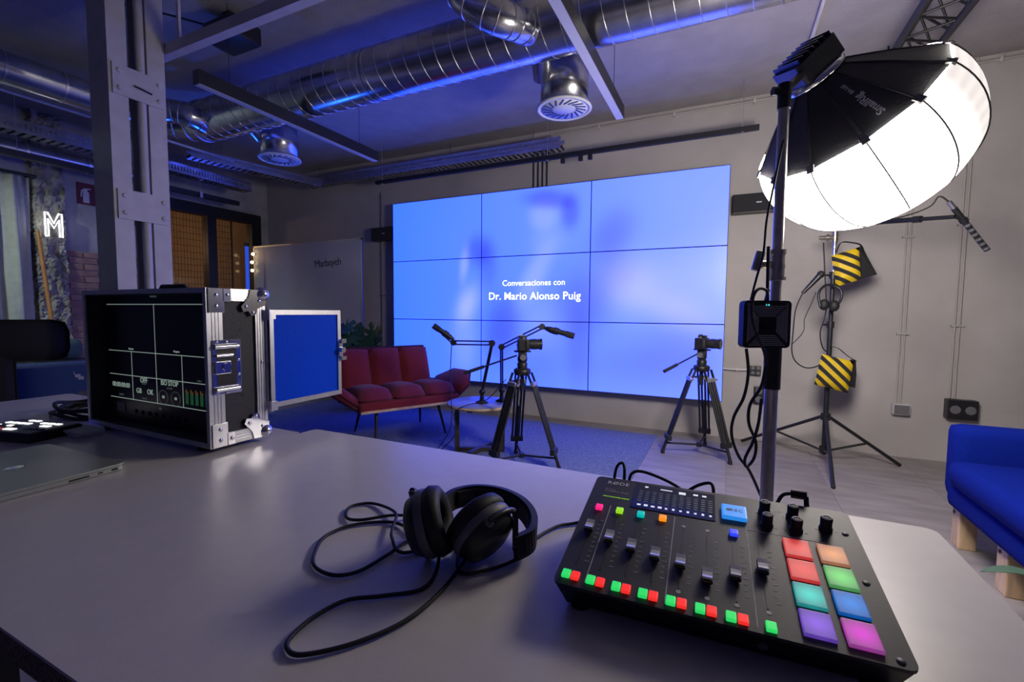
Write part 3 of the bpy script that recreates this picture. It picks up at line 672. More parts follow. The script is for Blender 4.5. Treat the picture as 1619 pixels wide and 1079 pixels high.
q = at(95, 600, d=3.3); q0 = Vector((q.x, q.y, 0)); M = Matrix.Translation(q0) @ Matrix.Rotation(R(65), 4, 'Z'); bx.location = q0; TM[bx.name] = Matrix.Translation(q0)
part('carton', MB().box((-.32, 0, .0), (.32, .42, q.z+.09), M), 'blue_card', bx)
m = MB()
for cx, cz in ((.12, q.z+.03), (.2, q.z-.10), (-.05, q.z-.14)):
    for k in range(6):
        a = PI*k/6; m.box((cx-.002-.045*math.cos(a), -.001, cz-.002-.045*math.sin(a)), (cx+.002-.045*math.cos(a)+.03*abs(math.sin(a*2)), .0, cz+.002-.045*math.sin(a)+.02), M)
part('line_drawing', m, 'print_grey', bx)
# added ceiling lamp, unseen at left, put in to light curtain and pier
lf = thing('added_ceiling_lamp', 'added round ceiling lamp, out of view, over the left end of the room', 'lamp', (-5.1, .55, 2.6))
part('shade', MB().lathe([(.05, .14), (.17, .02), (.17, .0), (.16, .0), (.045, .13)], 24, Matrix.Translation((-5.1, .55, 2.6)), close=False), 'white_paint_metal', lf)
part('rod', MB().cyl((-5.1, .55, 2.73), (-5.1, .55, ZC), .008, n=6), 'white_paint_metal', lf)
lamp('added_ceiling_light', 'SPOT', (-5.1, .55, 2.62), (.86, 1., .92), 75, .08, (-6.0, 1.75, 1.2), 95)
# added blue uplight, hidden behind the flight case, to tint duct and diffuser
ul = thing('added_uplight', 'added small black floor spotlight, hidden from view, throwing blue light up at the air duct', 'lamp', (-4.4, 3.0, 0))
part('base', MB().cyl((-4.4, 3.0, 0), (-4.4, 3.0, .02), .09, n=20).box((-4.41, 2.92, .02), (-4.39, 2.93, .14)).box((-4.41, 3.07, .02), (-4.39, 3.08, .14)), 'black_paint', ul)
part('can', MB().lathe([(.0, .06), (.05, .06), (.068, .19), (.062, .19), (.048, .075), (.0, .075)], 20, T(-4.4, 3.0, 0)), 'black_plastic', ul)
lamp('added_uplight_beam', 'SPOT', (-4.4, 3.0, .20), (.01, .10, 1.), 62, .05, (-3.65, 2.9, 2.5), 58)

# ================================================================== SET: rug, sofa, table, microphones, tripods
solo('rug', MB().box((-4.5, 1.75, .0), (-.545, 4.30, .004)), 'rug_pile', 'flat grey-blue rug under the red sofa and the coffee table', 'rug')
def cushion(w, d, h, M, crown=.04, n=8, e=.42):
    """soft box: w x d footprint centred, thickness h, puffed"""
    vs = []; fs = []
    for s in (1, -1):
        for j in range(n+1):
            for i in range(n+1):
                u = -1+2*i/n; v = -1+2*j/n
                f = ((1-abs(u)**4)*(1-abs(v)**4))
                ru = u*(1-.04*v*v); rv = v*(1-.04*u*u)
                vs.append((ru*w/2, rv*d/2, s*(h/2*(max(f, 0)**e)+crown*(1-u*u)*(1-v*v)*(1 if s > 0 else .3))))
    N = (n+1)**2
    for j in range(n):
        for i in range(n):
            a = j*(n+1)+i; fs.append((a, a+1, a+n+2, a+n+1)); fs.append((N+a, N+a+n+1, N+a+n+2, N+a+1))
    mb = MB(); mb.add(vs, fs, 0, True, M); return mb
# sofa: local x along its length, local y to its back
SO = Vector((-2.70, 3.32, .004)); SA = R(62)
so = thing('loveseat', 'dark red upholstered loveseat with three padded channels and winged arms', 'sofa', SO, SA)
I4 = Matrix.Identity(4)
def RX(a): return Matrix.Rotation(R(a), 4, 'X')
def RY(a): return Matrix.Rotation(R(a), 4, 'Y')
def RZ(a): return Matrix.Rotation(R(a), 4, 'Z')
def lp(name, mb, mats, parent, label=None):
    o = mk(name, mb, mats); o.parent = parent
    if label: o['label'] = label
    return o
for i in (-1, 0, 1):
    lp('seat_cushion', cushion(.312, .575, .15, T(i*.305, .005, .365) @ RX(-4), .035, e=.2), 'red_fabric', so)
    lp('back_cushion', cushion(.312, .48, .10, T(i*.305, .34, .53) @ RX(73), .026, e=.24), 'red_fabric', so)
lp('backrest_shell', MB().box((-.465, -.26, -.022), (.465, .26, .022), T(0, .405, .52) @ RX(73), bev=.02), 'red_piping', so)
for s in (-1, 1):
    wing = [(-.28, -.02), (.24, -.03), (.30, .12), (.10, .27), (-.16, .25), (-.30, .12)]
    M = T(s*.455, .06, .33) @ RY(-s*38) @ (Matrix.Diagonal((s, 1, 1, 1)))
    P = [Vector((y_, 0, x_)) for x_, y_ in wing]
    mb = MB(); vs = []
    ring = [(.0, -.30), (.0, .26), (.14, .30), (.30, .12), (.31, -.14), (.16, -.31)]
    n = len(ring); cx = sum(a for a, b in ring)/n; cy = sum(b for a, b in ring)/n
    for sc_, h in ((.001, .068), (.55, .062), (.9, .045), (1., .015), (1., -.02), (.9, -.04), (.001, -.045)):
        vs += [(cx+(a-cx)*sc_, cy+(b-cy)*sc_, h) for a, b in ring]
    mb.add(vs, [(r_*n+k, r_*n+(k+1) % n, (r_+1)*n+(k+1) % n, (r_+1)*n+k) for r_ in range(6) for k in range(n)], 0, True, M)
    a_ = lp('wing_arm', mb, 'red_fabric', so)
    lp('piping', MB().tube([M @ Vector((a*1.005, b*1.005, -.002)) for a, b in ring[1:]+ring[:1]], .009, 6), 'red_piping', a_)
lp('seat_frame', MB().box((-.465, -.285, .272), (.465, .30, .368), bev=.03), 'red_fabric', so)
lp('front_trim', MB().box((-.46, -.295, .278), (.46, -.27, .30), bev=.003), 'pale_wood', so, 'pale wooden front strip')
for x in (-1, 1):
    for y in (-1, 1): lp('leg', MB().cyl((x*.29, .01+y*.19, .28), (x*.33, .01+y*.27, 0), .016, .009, n=10), 'black_paint', so)

# coffee table
CT = Vector((-1.77, 3.16, .004)); ct = thing('coffee_table', 'round coffee table with dark crossed frame beside the red loveseat', 'table', CT)
lp('tabletop', MB().lathe([(.0, .378), (.255, .378), (.262, .384), (.262, .395), (.256, .40), (.0, .40)], 48), ['table_dark_top'], ct)
lp('edge_band', MB().lathe([(.2625, .379), (.264, .379), (.264, .397), (.2625, .397)], 48, close=False), 'pale_wood', ct)
for k in range(2):
    M = RZ(27+(62 if k else 0)); m = MB().box((-.165, -.02, 0.001*k), (.165, .02, .035+.001*k), M).box((-.165, -.02, .345), (.165, .02, .377-.001*k), M)
    if k == 0: m.box((-.20, -.03, .0), (-.165, .03, .378), M).box((.165, -.03, 0), (.20, .03, .378), M)
    lp('frame', m, 'dark_wood', ct)
def boom_arm(lab, base, elbow, wrist, mic_a, mic_b, off, foot=True):
    base, elbow, wrist, mic_a, mic_b = map(Vector, (base, elbow, wrist, mic_a, mic_b))
    t = thing('boom_microphone', lab, 'microphone', base, group='sprung microphone arms on the coffee table')
    m = MB().lathe([(.05, 0), (.05, .008), (.02, .02), (.014, .07), (.0, .07)], 20, Matrix.Translation(base)); part('clamp_base', m, 'black_plastic', t)
    b0 = base+Vector((0, 0, .07)); part('pivot', MB().ball(b0+Vector((0, 0, .02)), .026), 'black_plastic', t); b0 = b0+Vector((0, 0, .02))
    o = Vector(off)
    part('lower_arm', MB().cyl(b0+o, elbow+o, .007, n=8).cyl(b0-o, elbow-o, .007, n=8), 'black_paint', t)
    part('elbow_joint', MB().cyl(elbow-rgt*.0-fwd*.02, elbow+fwd*.02, .026, n=16), 'black_plastic', t)
    u = Vector((0, 0, .014)); part('upper_arm', MB().cyl(elbow+u, wrist+u, .006, n=8).cyl(elbow-u, wrist-u, .006, n=8), 'black_paint', t)
    part('wrist_joint', MB().cyl(wrist-fwd*.018, wrist+fwd*.018, .024, n=16), 'black_plastic', t)
    d = (mic_b-mic_a).normalized()
    mc = part('microphone', MB().cyl(mic_a, mic_b, .021, n=14).cyl(mic_b, mic_b+d*.04, .021, .012, n=14), 'black_plastic', t)
    part('windscreen', MB().cyl(mic_a, mic_a+(mic_b-mic_a)*.35, .024, n=14), 'black_fabric', mc)
    mid = mic_a+(mic_b-mic_a)*.75; part('shock_mount', MB().tube([wrist, wrist+(mid-wrist)*.5-Vector((0, 0, .02)), mid-Vector((0, 0, .024))], .007, 6, smooth=4).cyl(mid-d*.02, mid+d*.02, .027, n=14), 'black_plastic', t)
    return t
D_ = 3.6
bA = Vector((-1.74, 3.14, .404))
t = boom_arm('black sprung microphone arm reaching left over the coffee table towards the red loveseat', bA, at(778, 543, d=D_), at(717, 542, d=D_), at(685, 515, d=D_-.02), at(711, 533, d=D_), (.008, 0, .004))
part('cable', MB().tube([at(714, 545, d=D_), at(712, 590, d=D_+.01), at(713, 625, d=3.33), at(711, 680, d=3.34), (-1.98, 2.72, .012), (-1.9, 2.4, .012), (-1.6, 2.2, .012)], .0035, 6, smooth=6), 'black_rubber', t)
bB = Vector((-1.63, 3.27, .404))
t = boom_arm('black sprung microphone arm reaching right behind the nearer camera tripod', bB, at(793, 549, d=3.62), at(857, 517, d=3.5), at(908, 532, d=3.45), at(870, 521, d=3.47), (.008, 0, -.002))
part('cable', MB().tube([at(800, 600, d=3.62), at(770, 632, d=3.52), at(735, 642, d=3.4), at(718, 655, d=3.38), at(718, 690, d=3.36), (-1.95, 2.66, .012), (-1.75, 2.2, .012)], .0035, 6, smooth=6), 'black_rubber', t)

# tripods with cameras (local frame: +x is the lens direction of the camera set by 'aim')
def tripod(name, lab, loc, rot, r=.285, ht=.70):
    t = thing('tripod', lab, 'tripod', loc, R(rot), 'black video tripods'); 
    lp('crown', MB().lathe([(.0, ht-.03), (.055, ht-.03), (.062, ht-.012), (.062, ht+.008), (.05, ht+.018), (.0, ht+.018)], 20), 'black_paint', t)
    lp('bowl', MB().lathe([(.035, ht+.018), (.038, ht+.05), (.03, ht+.065), (.0, ht+.065)], 18), 'black_plastic', t)
    lp('bowl_clamp', MB().cyl((0, 0, ht-.14), (0, 0, ht-.03), .018, .014, n=12), 'black_plastic', t)
    for k in range(3):
        a = 2*PI*k/3; c, s = math.cos(a), math.sin(a); M = Matrix.Rotation(a, 4, 'Z')
        top = Vector((.06, 0, ht-.02)); mid = Vector((.06+(r-.06)*.62, 0, ht*.38)); kn = Vector((.06+(r-.06)*.13, 0, ht*.87)); ft = Vector((r, 0, .025))
        m = MB()
        for q in (-.036, -.013, .013, .036): m.cyl(M @ (kn+Vector((0, q, 0))), M @ (mid+Vector((.0, q, 0))+(ft-mid)*.55), .0085, n=8)
        m.cyl(M @ (mid-(ft-mid)*.6), M @ ft, .0125, n=8)
        for q in (-.04, .04): m.box((-.008, q-.006, -.045), (.006, q+.006, .045), M @ T(*((top+kn)/2)) @ RY(-math.degrees(math.atan2(kn.x-top.x, top.z-kn.z))))
        lg = lp('leg', m, 'black_paint', t)
        lp('leg_knuckle', MB().box((-.014, -.046, -.015), (.014, .046, .015), M @ T(*kn), bev=.005).cyl(M @ (kn+Vector((0, .046, 0))), M @ (kn+Vector((0, .068, 0))), .010, n=8), 'lock_grey', lg, 'grey leg lock')
        e = mid+(ft-mid)*.55
        lp('leg_collar', MB().box((-.017, -.048, -.022), (.017, .048, .022), M @ T(*e), bev=.005), 'black_plastic', lg)
        lp('foot', MB().cyl(M @ Vector((r, 0, 0)), M @ Vector((r, 0, .03)), .017, .014, n=12).cyl(M @ Vector((r-.004, 0, .03)), M @ Vector((r-.012, 0, .06)), .012, n=10), 'black_rubber', lg)
        lp('spreader_arm', MB().cyl((0, 0, .075), M @ Vector((r-.03, 0, .085)), .008, n=8), 'black_paint', t)
    lp('spreader_hub', MB().cyl((0, 0, .06), (0, 0, .09), .022, n=14), 'black_plastic', t)
    return t
def head_and_camera(t, lab, aim, handle_dir, ht=.70, handle=.34):
    lp('fluid_head', MB().lathe([(.03, ht+.065), (.036, ht+.075), (.036, ht+.10), (.0, ht+.10)], 16).box((-.03, -.028, ht+.09), (.03, .028, ht+.135), RZ(aim), bev=.006), 'black_paint', t)
    M = RZ(aim)
    lp('tilt_dial', MB().cyl(M @ Vector((0, -.028, ht+.10)), M @ Vector((0, -.048, ht+.10)), .022, n=16), 'grey_plastic', t)
    lp('quick_plate', MB().box((-.06, -.026, ht+.135), (.06, .026, ht+.147), M, bev=.003), 'black_plastic', t)
    h = Vector((math.cos(R(handle_dir)), math.sin(R(handle_dir)), 0)); a = h*.04+Vector((0, 0, ht+.11)); b = h*handle+Vector((0, 0, ht-.02))
    hb = lp('pan_handle', MB().cyl(a, b, .0065, n=8), 'black_paint', t); lp('grip', MB().cyl(a+(b-a)*.62, b, .012, .013, n=10), 'black_rubber', hb)
    loc = t.location+Vector((0, 0, ht+.147)); w = t.rotation_euler[2]+R(aim)
    c = thing('video_camera', lab, 'camera', loc, w, 'cameras on tripods')
    lp('body', MB().box((-.038, -.068, 0), (.030, .068, .088), bev=.008).box((-.03, -.022, .085), (.03, .022, .108), bev=.006), 'black_plastic', c)
    lp('hand_grip', MB().box((.01, -.072, .004), (.046, -.036, .082), bev=.012), 'black_rubber', c)
    ln = lp('lens', MB().cyl((.03, 0, .045), (.05, 0, .045), .034, n=24).cyl((.05, 0, .045), (.125, 0, .045), .037, n=24).cyl((.125, 0, .045), (.14, 0, .045), .041, n=24), 'black_plastic', c)
    lp('focus_ring', MB().cyl((.07, 0, .045), (.10, 0, .045), .0385, n=28), 'black_rubber', ln)
    lp('front_glass', MB().cyl((.1395, 0, .045), (.1415, 0, .045), .033, n=24), 'black_gloss', ln)
    lp('hot_shoe', MB().box((-.028, -.010, .108), (.0, .010, .116)), 'aluminium', c)
    lp('top_dial', MB().cyl((0, -.048, .088), (0, -.048, .098), .013, n=14), 'grey_plastic', c)
    lp('screen', MB().box((-.042, -.05, .012), (-.038, .03, .072)), 'black_gloss', c)
    return c
t1 = tripod('a', 'nearer black tripod standing in front of the middle of the video wall', (-1.33, 3.0, .004), 3)
head_and_camera(t1, 'camera with long lens on the tripod in front of the coffee table', 30-3, 208-3, handle=.42)
t2 = tripod('b', 'farther black tripod standing before the right edge of the video wall', (-.17, 3.90, 0), -37)
head_and_camera(t2, 'small camera on the tripod at the right edge of the video wall', -18+37, 225+37, handle=.36)

# monstera behind the sofa
pl = thing('potted_monstera', 'dark potted monstera behind the red loveseat beside the whiteboard', 'plant', (-3.72, 3.98, 0))
part('pot', MB().lathe([(.0, 0), (.13, 0), (.17, .30), (.155, .30), (.15, .26), (.0, .26)], 24, T(-3.72, 3.98, 0)), 'pot_grey', pl)
part('soil', MB().lathe([(.0, .262), (.15, .262), (.15, .268), (.0, .268)], 20, T(-3.72, 3.98, 0)), 'soil', pl)
def monstera_leaf(c, s, yawd, tilt):
    outl = []
    for k in range(37):
        a = -PI+2*PI*k/36; rr = .5*(1-.35*math.cos(a)) if abs(a) < 2.9 else .12
        if abs(a) > .5 and k % 4 == 1: rr *= .5
        outl.append((rr*math.sin(a)*1.05, -rr*math.cos(a)*.95, .10*abs(math.sin(a))*rr))
    M = Matrix.Translation(c) @ Matrix.Rotation(R(yawd), 4, 'Z') @ Matrix.Rotation(R(tilt), 4, 'X') @ Matrix.Scale(s, 4)
    mb = MB(); n = len(outl)-1
    mb.add([(0, 0, 0)]+outl[:n], [(0, i+1, (i+1) % n+1) for i in range(n)], 0, True, M)
    mb.add([(0, 0, -.012)]+[(x, y, z-.012) for x, y, z in outl[:n]], [(0, (i+1) % n+1, i+1) for i in range(n)], 0, True, M)
    return mb
for (x, y, s, yw_, tl_) in ((552, 528, .34, 30, 60), (578, 530, .36, 15, 70), (545, 512, .28, 60, 45), (590, 522, .26, -10, 75), (560, 545, .30, 40, 55), (588, 540, .22, 0, 65)):
    c = at(x, y+8, d=5.15); c.y = min(c.y, 4.2); part('leaf', monstera_leaf(c, s, yw_, tl_), 'leaf', pl)
    part('stem', MB().tube([(-3.72, 3.98, .26), ((-3.72+c.x)/2, (3.98+c.y)/2+.03, c.z*.7), c], .006, 6, smooth=5), 'leaf', pl)

# ================================================================== STAND WITH SANDBAGS
SP = Vector((.705, 4.12, 0)); st = thing('microphone_stand', 'black light stand with boom arm carrying striped sandbags by the concrete wall', 'stand', SP)
part('pole', MB().cyl((SP.x, SP.y, .06), (SP.x, SP.y, 1.05), .0175, n=14).cyl((SP.x, SP.y, 1.05), (SP.x, SP.y, 1.42), .0145, n=14), 'black_paint', st)
part('upper_pole', MB().cyl((SP.x, SP.y, 1.42), (SP.x, SP.y, 1.80), .011, n=12), 'chrome', st, label='chrome upper tube')
for z in (.345, .09): part('leg_collar', MB().cyl((SP.x, SP.y, z-.02), (SP.x, SP.y, z+.03), .032, n=14), 'black_plastic', st)
for z in (1.05, 1.42): part('pole_clamp', MB().cyl((SP.x, SP.y, z-.025), (SP.x, SP.y, z+.025), .025, n=12).cyl((SP.x, SP.y, z), (SP.x-.05, SP.y-.02, z), .008, n=8), 'black_plastic', st)
fA, fB = Vector((.66, 3.50, .012)), Vector((1.20, 4.25, .012)); fC = Vector((.16, 4.44, .012))
for f in (fA, fB, fC):
    top = Vector((SP.x, SP.y, .345)); d = (f-top); d2 = Vector((d.x, d.y, 0)).normalized(); a = top+d2*.03
    lg = part('leg', MB().cyl(a, f, .0125, n=10), 'black_paint', st); part('foot', MB().ball(f, .014), 'black_rubber', lg)
    mid = a+(f-a)*.55; part('brace', MB().cyl(Vector((SP.x, SP.y, .09))+d2*.03, mid, .009, n=8), 'black_paint', st)
top = Vector((SP.x, SP.y, 1.70)); part('grip_head', MB().cyl((SP.x-.10, SP.y-.01, 1.70), (SP.x+.02, SP.y, 1.70), .015, n=12).cyl((SP.x-.055, SP.y-.005, 1.70), (SP.x-.04, SP.y-.004, 1.70), .024, n=14).cyl((SP.x, SP.y, 1.66), (SP.x, SP.y, 1.74), .02, n=12), 'brass_steel', st, label='steel grip head')
tip = at(1510, 343, d=2.7); bs = Vector((SP.x, SP.y, 1.79))
part('boom_arm', MB().cyl(bs, bs+(tip-bs)*.72, .016, n=12).cyl(bs+(tip-bs)*.72, tip, .012, n=12).cyl(bs+(tip-bs)*.70, bs+(tip-bs)*.76, .021, n=12), 'black_paint', st)
ma, mb_ = at(1500, 319, d=2.7), at(1561, 396, d=2.7); d = (mb_-ma).normalized()
mic = thing('shotgun_microphone', 'black shotgun microphone clipped on the boom arm right of the softbox', 'microphone', ma)
part('body', MB().cyl(ma+d*.05, mb_, .0155, n=14), 'black_plastic', mic); part('connector', MB().cyl(ma, ma+d*.06, .013, n=12), 'aluminium', mic, label='silver connector')
for k in range(6): part('vent_slot', MB().cyl(ma+d*(.17+.035*k), ma+d*(.185+.035*k), .0158, n=14), 'grey_plastic', mic)
part('clip', MB().cyl(ma+d*.13-fwd*.0, ma+d*.155, .021, n=14).cyl(tip, ma+d*.14, .01, n=8), 'black_plastic', mic)
part('cable', MB().tube([ma, ma-d*.03+Vector((-.03, 0, .01)), at(1470, 327, d=2.75), at(1430, 342, d=2.85), at(1380, 352, d=3.0)], .0045, 6, smooth=6), 'black_rubber', mic)
def sandbag(lab, front, side, hang, y_off):
    """two weighted saddle bags over a tube: a striped front bag and a black back bag joined by a strap; outlines are room points"""
    F = [Vector(p) for p in front]; c = sum(F, Vector())/4
    t = thing('sandbag', lab, 'sandbag', (c.x, c.y, min(p.z for p in F)), group='striped sandbags on the black stand')
    n = 8; nrm = (F[1]-F[0]).cross(F[3]-F[0]).normalized()
    if nrm.dot(c-Vector((0, 0, EYE))) > 0: nrm = -nrm
    def pt(u, v, o): return (F[0]*(1-u)+F[1]*u)*(1-v)+(F[3]*(1-u)+F[2]*u)*v + nrm*o
    def puff(u, v): return .045*(max(0, (1-(2*u-1)**4)*(1-(2*v-1)**4)))**.5
    # yellow bag
    vs = [pt(i/n, j/n, s*puff(i/n, j/n)) for s in (1, -1) for j in range(n+1) for i in range(n+1)]; N = (n+1)**2; fs = []
    for j in range(n):
        for i in range(n):
            a = j*(n+1)+i; fs += [(a, a+1, a+n+2, a+n+1), (N+a, N+a+n+1, N+a+n+2, N+a+1)]
    part('bag', MB().add(vs, fs, 0, True), 'yellow_vinyl', t)
    # black diagonal bands, a hair proud of the bag
    for k in range(-1, 4):
        vs = []; m = 16; o0 = k*.30+.02
        for j in range(m+1):
            u = j/m; v0 = o0+u*.62; v1 = v0+.14
            a_, b__ = max(0, min(1, v0)), max(0, min(1, v1))
            for v in (a_, (a_+b__)/2, b__): vs.append(pt(u, v, puff(u, v)+.003))
        fs = [(j*3+q, j*3+q+1, j*3+4+q, j*3+3+q) for j in range(m) for q in (0, 1)]
        mb = MB(); mb.add(vs, fs, 0, True)
        if max((vs[f[0]]-vs[f[1]]).length for f in fs) > .002: part('stripe', mb, 'black_fabric', t)
    # black back bag
    G = [Vector(p) for p in side]
    ctr = sum(G, Vector())/len(G); mb = MB(); off = -nrm*.05
    ring = [g+off*.3 for g in G]; ring2 = [g+off*2 for g in G]; q = len(G)
    mb.add(ring+ring2+[ctr+off*.0, ctr+off*2.6], [(i, (i+1) % q, 2*q) for i in range(q)]+[(q+(i+1) % q, q+i, 2*q+1) for i in range(q)]+[(i, q+i, q+(i+1) % q, (i+1) % q) for i in range(q)], 0, False)
    part('back_bag', mb, 'black_fabric', t)
    part('strap', MB().ribbon([Vector(p) for p in hang], .035, .004, nrm, smooth=5), 'black_fabric', t)
    return t
def S1(x, y, Y=4.05): return at(x, y, Y=Y)
sandbag('yellow and black striped sandbag hanging at the top of the black stand', [S1(1314, 405), S1(1358, 391), S1(1361, 442), S1(1322, 454)],
        [S1(1358, 391, 4.1), S1(1364, 388, 4.15), S1(1372, 405, 4.15), S1(1388, 434, 4.15), S1(1362, 441, 4.1)],
        [S1(1322, 400, 4.08), S1(1330, 384, 4.10), S1(1348, 384, 4.12), S1(1361, 388, 4.12), S1(1366, 400, 4.13)], 0)
sandbag('yellow and black striped sandbag hanging low on the black stand', [S1(1299, 560), S1(1350, 572), S1(1340, 622), S1(1287, 608)],
        [S1(1349, 571, 4.1), S1(1354, 570, 4.14), S1(1355, 592, 4.14), S1(1353, 614, 4.14), S1(1342, 612, 4.1)],
        [S1(1312, 548, 4.09), S1(1325, 551, 4.09), S1(1340, 563, 4.09), S1(1353, 571, 4.11)], 0)
# headset and handheld microphone hanging on the stand
hs = thing('headset', 'black headset hanging on the black stand between the two sandbags', 'headphones', at(1308, 490, Y=4.0))
part('headband', MB().tube([at(1297, 485, Y=3.98), at(1294, 465, Y=3.99), at(1304, 452, Y=4.02), at(1318, 452, Y=4.04), at(1330, 460, Y=4.03), at(1329, 475, Y=4.02), at(1320, 487, Y=4.0)], .009, 8, smooth=5), 'black_plastic', hs)
for x, y in ((1303, 482), (1319, 484)): part('earcup', MB().ball(at(x, y, Y=3.99), .042, sc=(.8, .6, 1.)), 'black_rubber', hs)
hm = thing('handheld_microphone', 'black handheld microphone hanging by its cable left of the black stand', 'microphone', at(1270, 462, Y=3.95))
a, b = at(1269, 464, Y=3.95), at(1298, 434, Y=3.95); part('body', MB().cyl(a, b, .012, .022, n=12), 'black_plastic', hm); part('head', MB().ball(b, .026), 'black_rubber', hm)
part('cable', MB().tube([a, at(1258, 490, Y=3.96), at(1254, 525, Y=3.98), at(1252, 555, Y=4.0), at(1258, 572, Y=4.0), at(1275, 582, Y=4.02), at(1295, 578, Y=4.05), at(1306, 566, Y=4.08)], .0045, 6, smooth=6), 'black_rubber', hm)
m = MB().tube([at(1302, 384, Y=4.08), at(1304, 430, Y=4.06), at(1306, 490, Y=4.05), at(1297, 525, Y=4.05), at(1300, 548, Y=4.06), at(1306, 556, Y=4.08)], .0045, 6, smooth=6)
m.tube([at(1290, 462, Y=4.0), at(1283, 480, Y=4.0), at(1272, 505, Y=4.0), at(1270, 525, Y=4.0), at(1252, 545, Y=4.02)], .003, 6, smooth=6)
solo('hanging_cable', m, 'black_rubber', 'thin black cables looping down beside the black stand', 'cable')

# ================================================================== SOFTBOX ON STEEL STAND
PP = at(1222, 560, d=1.36); PX, PY = PP.x, PP.y
ss = thing('light_stand', 'shiny steel light stand rising behind the audio mixer', 'stand', (PX, PY, 0))
part('lower_tube', MB().cyl((PX, PY, .12), (PX, PY, 1.16), .0185, n=24), 'steel_tube', ss)
part('upper_tube', MB().cyl((PX, PY, 1.14), (PX, PY, 1.74), .0145, n=24), 'steel_tube', ss)
for k in range(3):
    a = R(90+120*k+30); part('leg', MB().tube([(PX, PY, .16+.05*k), (PX+.06*math.cos(a), PY+.06*math.sin(a), .16+.05*k), (PX+.16*math.cos(a), PY+.16*math.sin(a), .04), (PX+.42*math.cos(a), PY+.42*math.sin(a), .022)], .0125, 10, smooth=5), 'steel_tube', ss)
part('base_hub', MB().cyl((PX, PY, .10), (PX, PY, .32), .024, n=18), 'steel_tube', ss)
zk = 1.275; part('riser_collar', MB().cyl((PX, PY, zk-.045), (PX, PY, zk+.04), .021, n=20).cyl((PX, PY, zk+.03), (PX, PY, zk+.042), .025, n=20).cyl((PX, PY, zk-.047), (PX, PY, zk-.037), .025, n=20).cyl((PX, PY, zk-.01), (PX, PY, zk), .0225, n=20), 'brass_steel', ss)
kx = Vector((PX, PY, zk)) - rgt*.018; part('locking_knob', MB().cyl(kx, kx-rgt*.03, .011, n=12).box((-.007, -.03, -.012), (.007, .03, .012), axisM(kx-rgt*.038+Vector((0, 0, .01)), Vector((0, 0, 1)), rgt) @ RX(75), bev=.004), 'brass_steel', ss)
part('grip_sleeve', MB().cyl((PX, PY, .905), (PX, PY, 1.05), .0235, n=20), 'black_rubber', ss)
# power controller hung on the stand
cp = at(1211, 513, d=1.31); M = Matrix(((rgt.x, -fwd.x, 0, cp.x), (rgt.y, -fwd.y, 0, cp.y), (0, 0, 1, cp.z), (0, 0, 0, 1)))
M = Matrix(((rgt.x, 0, -fwd.x, cp.x), (rgt.y, 0, -fwd.y, cp.y), (0, 1, 0, cp.z), (0, 0, 0, 1)))
pc = thing('power_controller', 'black ribbed power controller box hanging on the steel stand', 'controller', cp)
part('case', MB().prism(rrect(.136, .136, .012), -.022, .006, M), 'black_plastic', pc)
for s in ((0, 1), (0, -1), (1, 0), (-1, 0)):
    m = MB()
    for k in range(6):
        o_ = .028+k*.0055; w = o_-.004
        if s[0]: m.box((s[0]*o_-.0015, -w, .006), (s[0]*o_+.0015, w, .0095), M)
        else: m.box((-w, s[1]*o_-.0015-.004, .006), (w, s[1]*o_+.0015-.004, .0095), M)
    part('cooling_ribs', m, 'rib_grey', pc)
part('badge', MB().prism(rrect(.036, .026, .003), .006, .0085, M @ T(0, -.004, 0)), 'black_gloss', pc)
part('display', MB().prism(rrect(.028, .013, .002), .006, .0075, M @ T(.0, .054, 0)), 'black_gloss', pc)
part('readout', xf(text_mb('3.8', .010), M @ T(-.002, .054, .008)), 'lcd_cyan', pc)
for s in (-1, 1): part('corner_screw', MB().cyl(M @ Vector((s*.055, .056, .006)), M @ Vector((s*.055, .056, .008)), .005, n=10), 'grey_plastic', pc)
part('hook', MB().tube([M @ Vector((.0, .066, -.01)), M @ Vector((.01, .085, -.02)), (PX-.02, PY-.02, cp.z+.10)], .004, 6, smooth=4), 'black_paint', pc)
cbm = [([at(1240, 215, d=1.31), at(1222, 300, d=1.30), at(1212, 350, d=1.30), at(1207, 400, d=1.30), at(1196, 440, d=1.30), at(1187, 475, d=1.31)], .0032),
       ([at(1214, 475, d=1.30), at(1212, 460, d=1.29), at(1200, 457, d=1.285), at(1191, 470, d=1.28), at(1189, 500, d=1.275), at(1197, 530, d=1.275), at(1208, 556, d=1.29), at(1212, 580, d=1.31)], .0042),
       ([at(1215, 390, d=1.31), at(1214, 430, d=1.31), at(1213, 472, d=1.31)], .0045), ([at(1180, 552, d=1.31), at(1183, 590, d=1.33), at(1176, 628, d=1.35), at(1160, 660, d=1.38), at(1157, 690, d=1.4), at(1168, 722, d=1.42), at(1185, 745, d=1.43), at(1203, 785, d=1.45)], .0045),
       ([at(1212, 570, d=1.31), at(1204, 610, d=1.33), at(1186, 640, d=1.36), at(1184, 670, d=1.38), at(1195, 700, d=1.4), at(1192, 725, d=1.41), at(1180, 738, d=1.41), at(1178, 725, d=1.4), at(1190, 700, d=1.39), at(1199, 670, d=1.37), at(1204, 630, d=1.34)], .0045)]
labs = ['black power cable running from the softbox lamp down to the controller', 'black cable looping over the front of the controller', 'short black lead between the steel clamp and the controller', 'black cable hanging left of the steel stand down to the floor', 'twisted black cable loop hanging under the controller']
for (pts, r_), lb in zip(cbm, labs): solo('power_cable', MB().tube(pts, r_, 8, smooth=7), 'black_rubber', lb, 'cable', 'cables around the steel light stand')

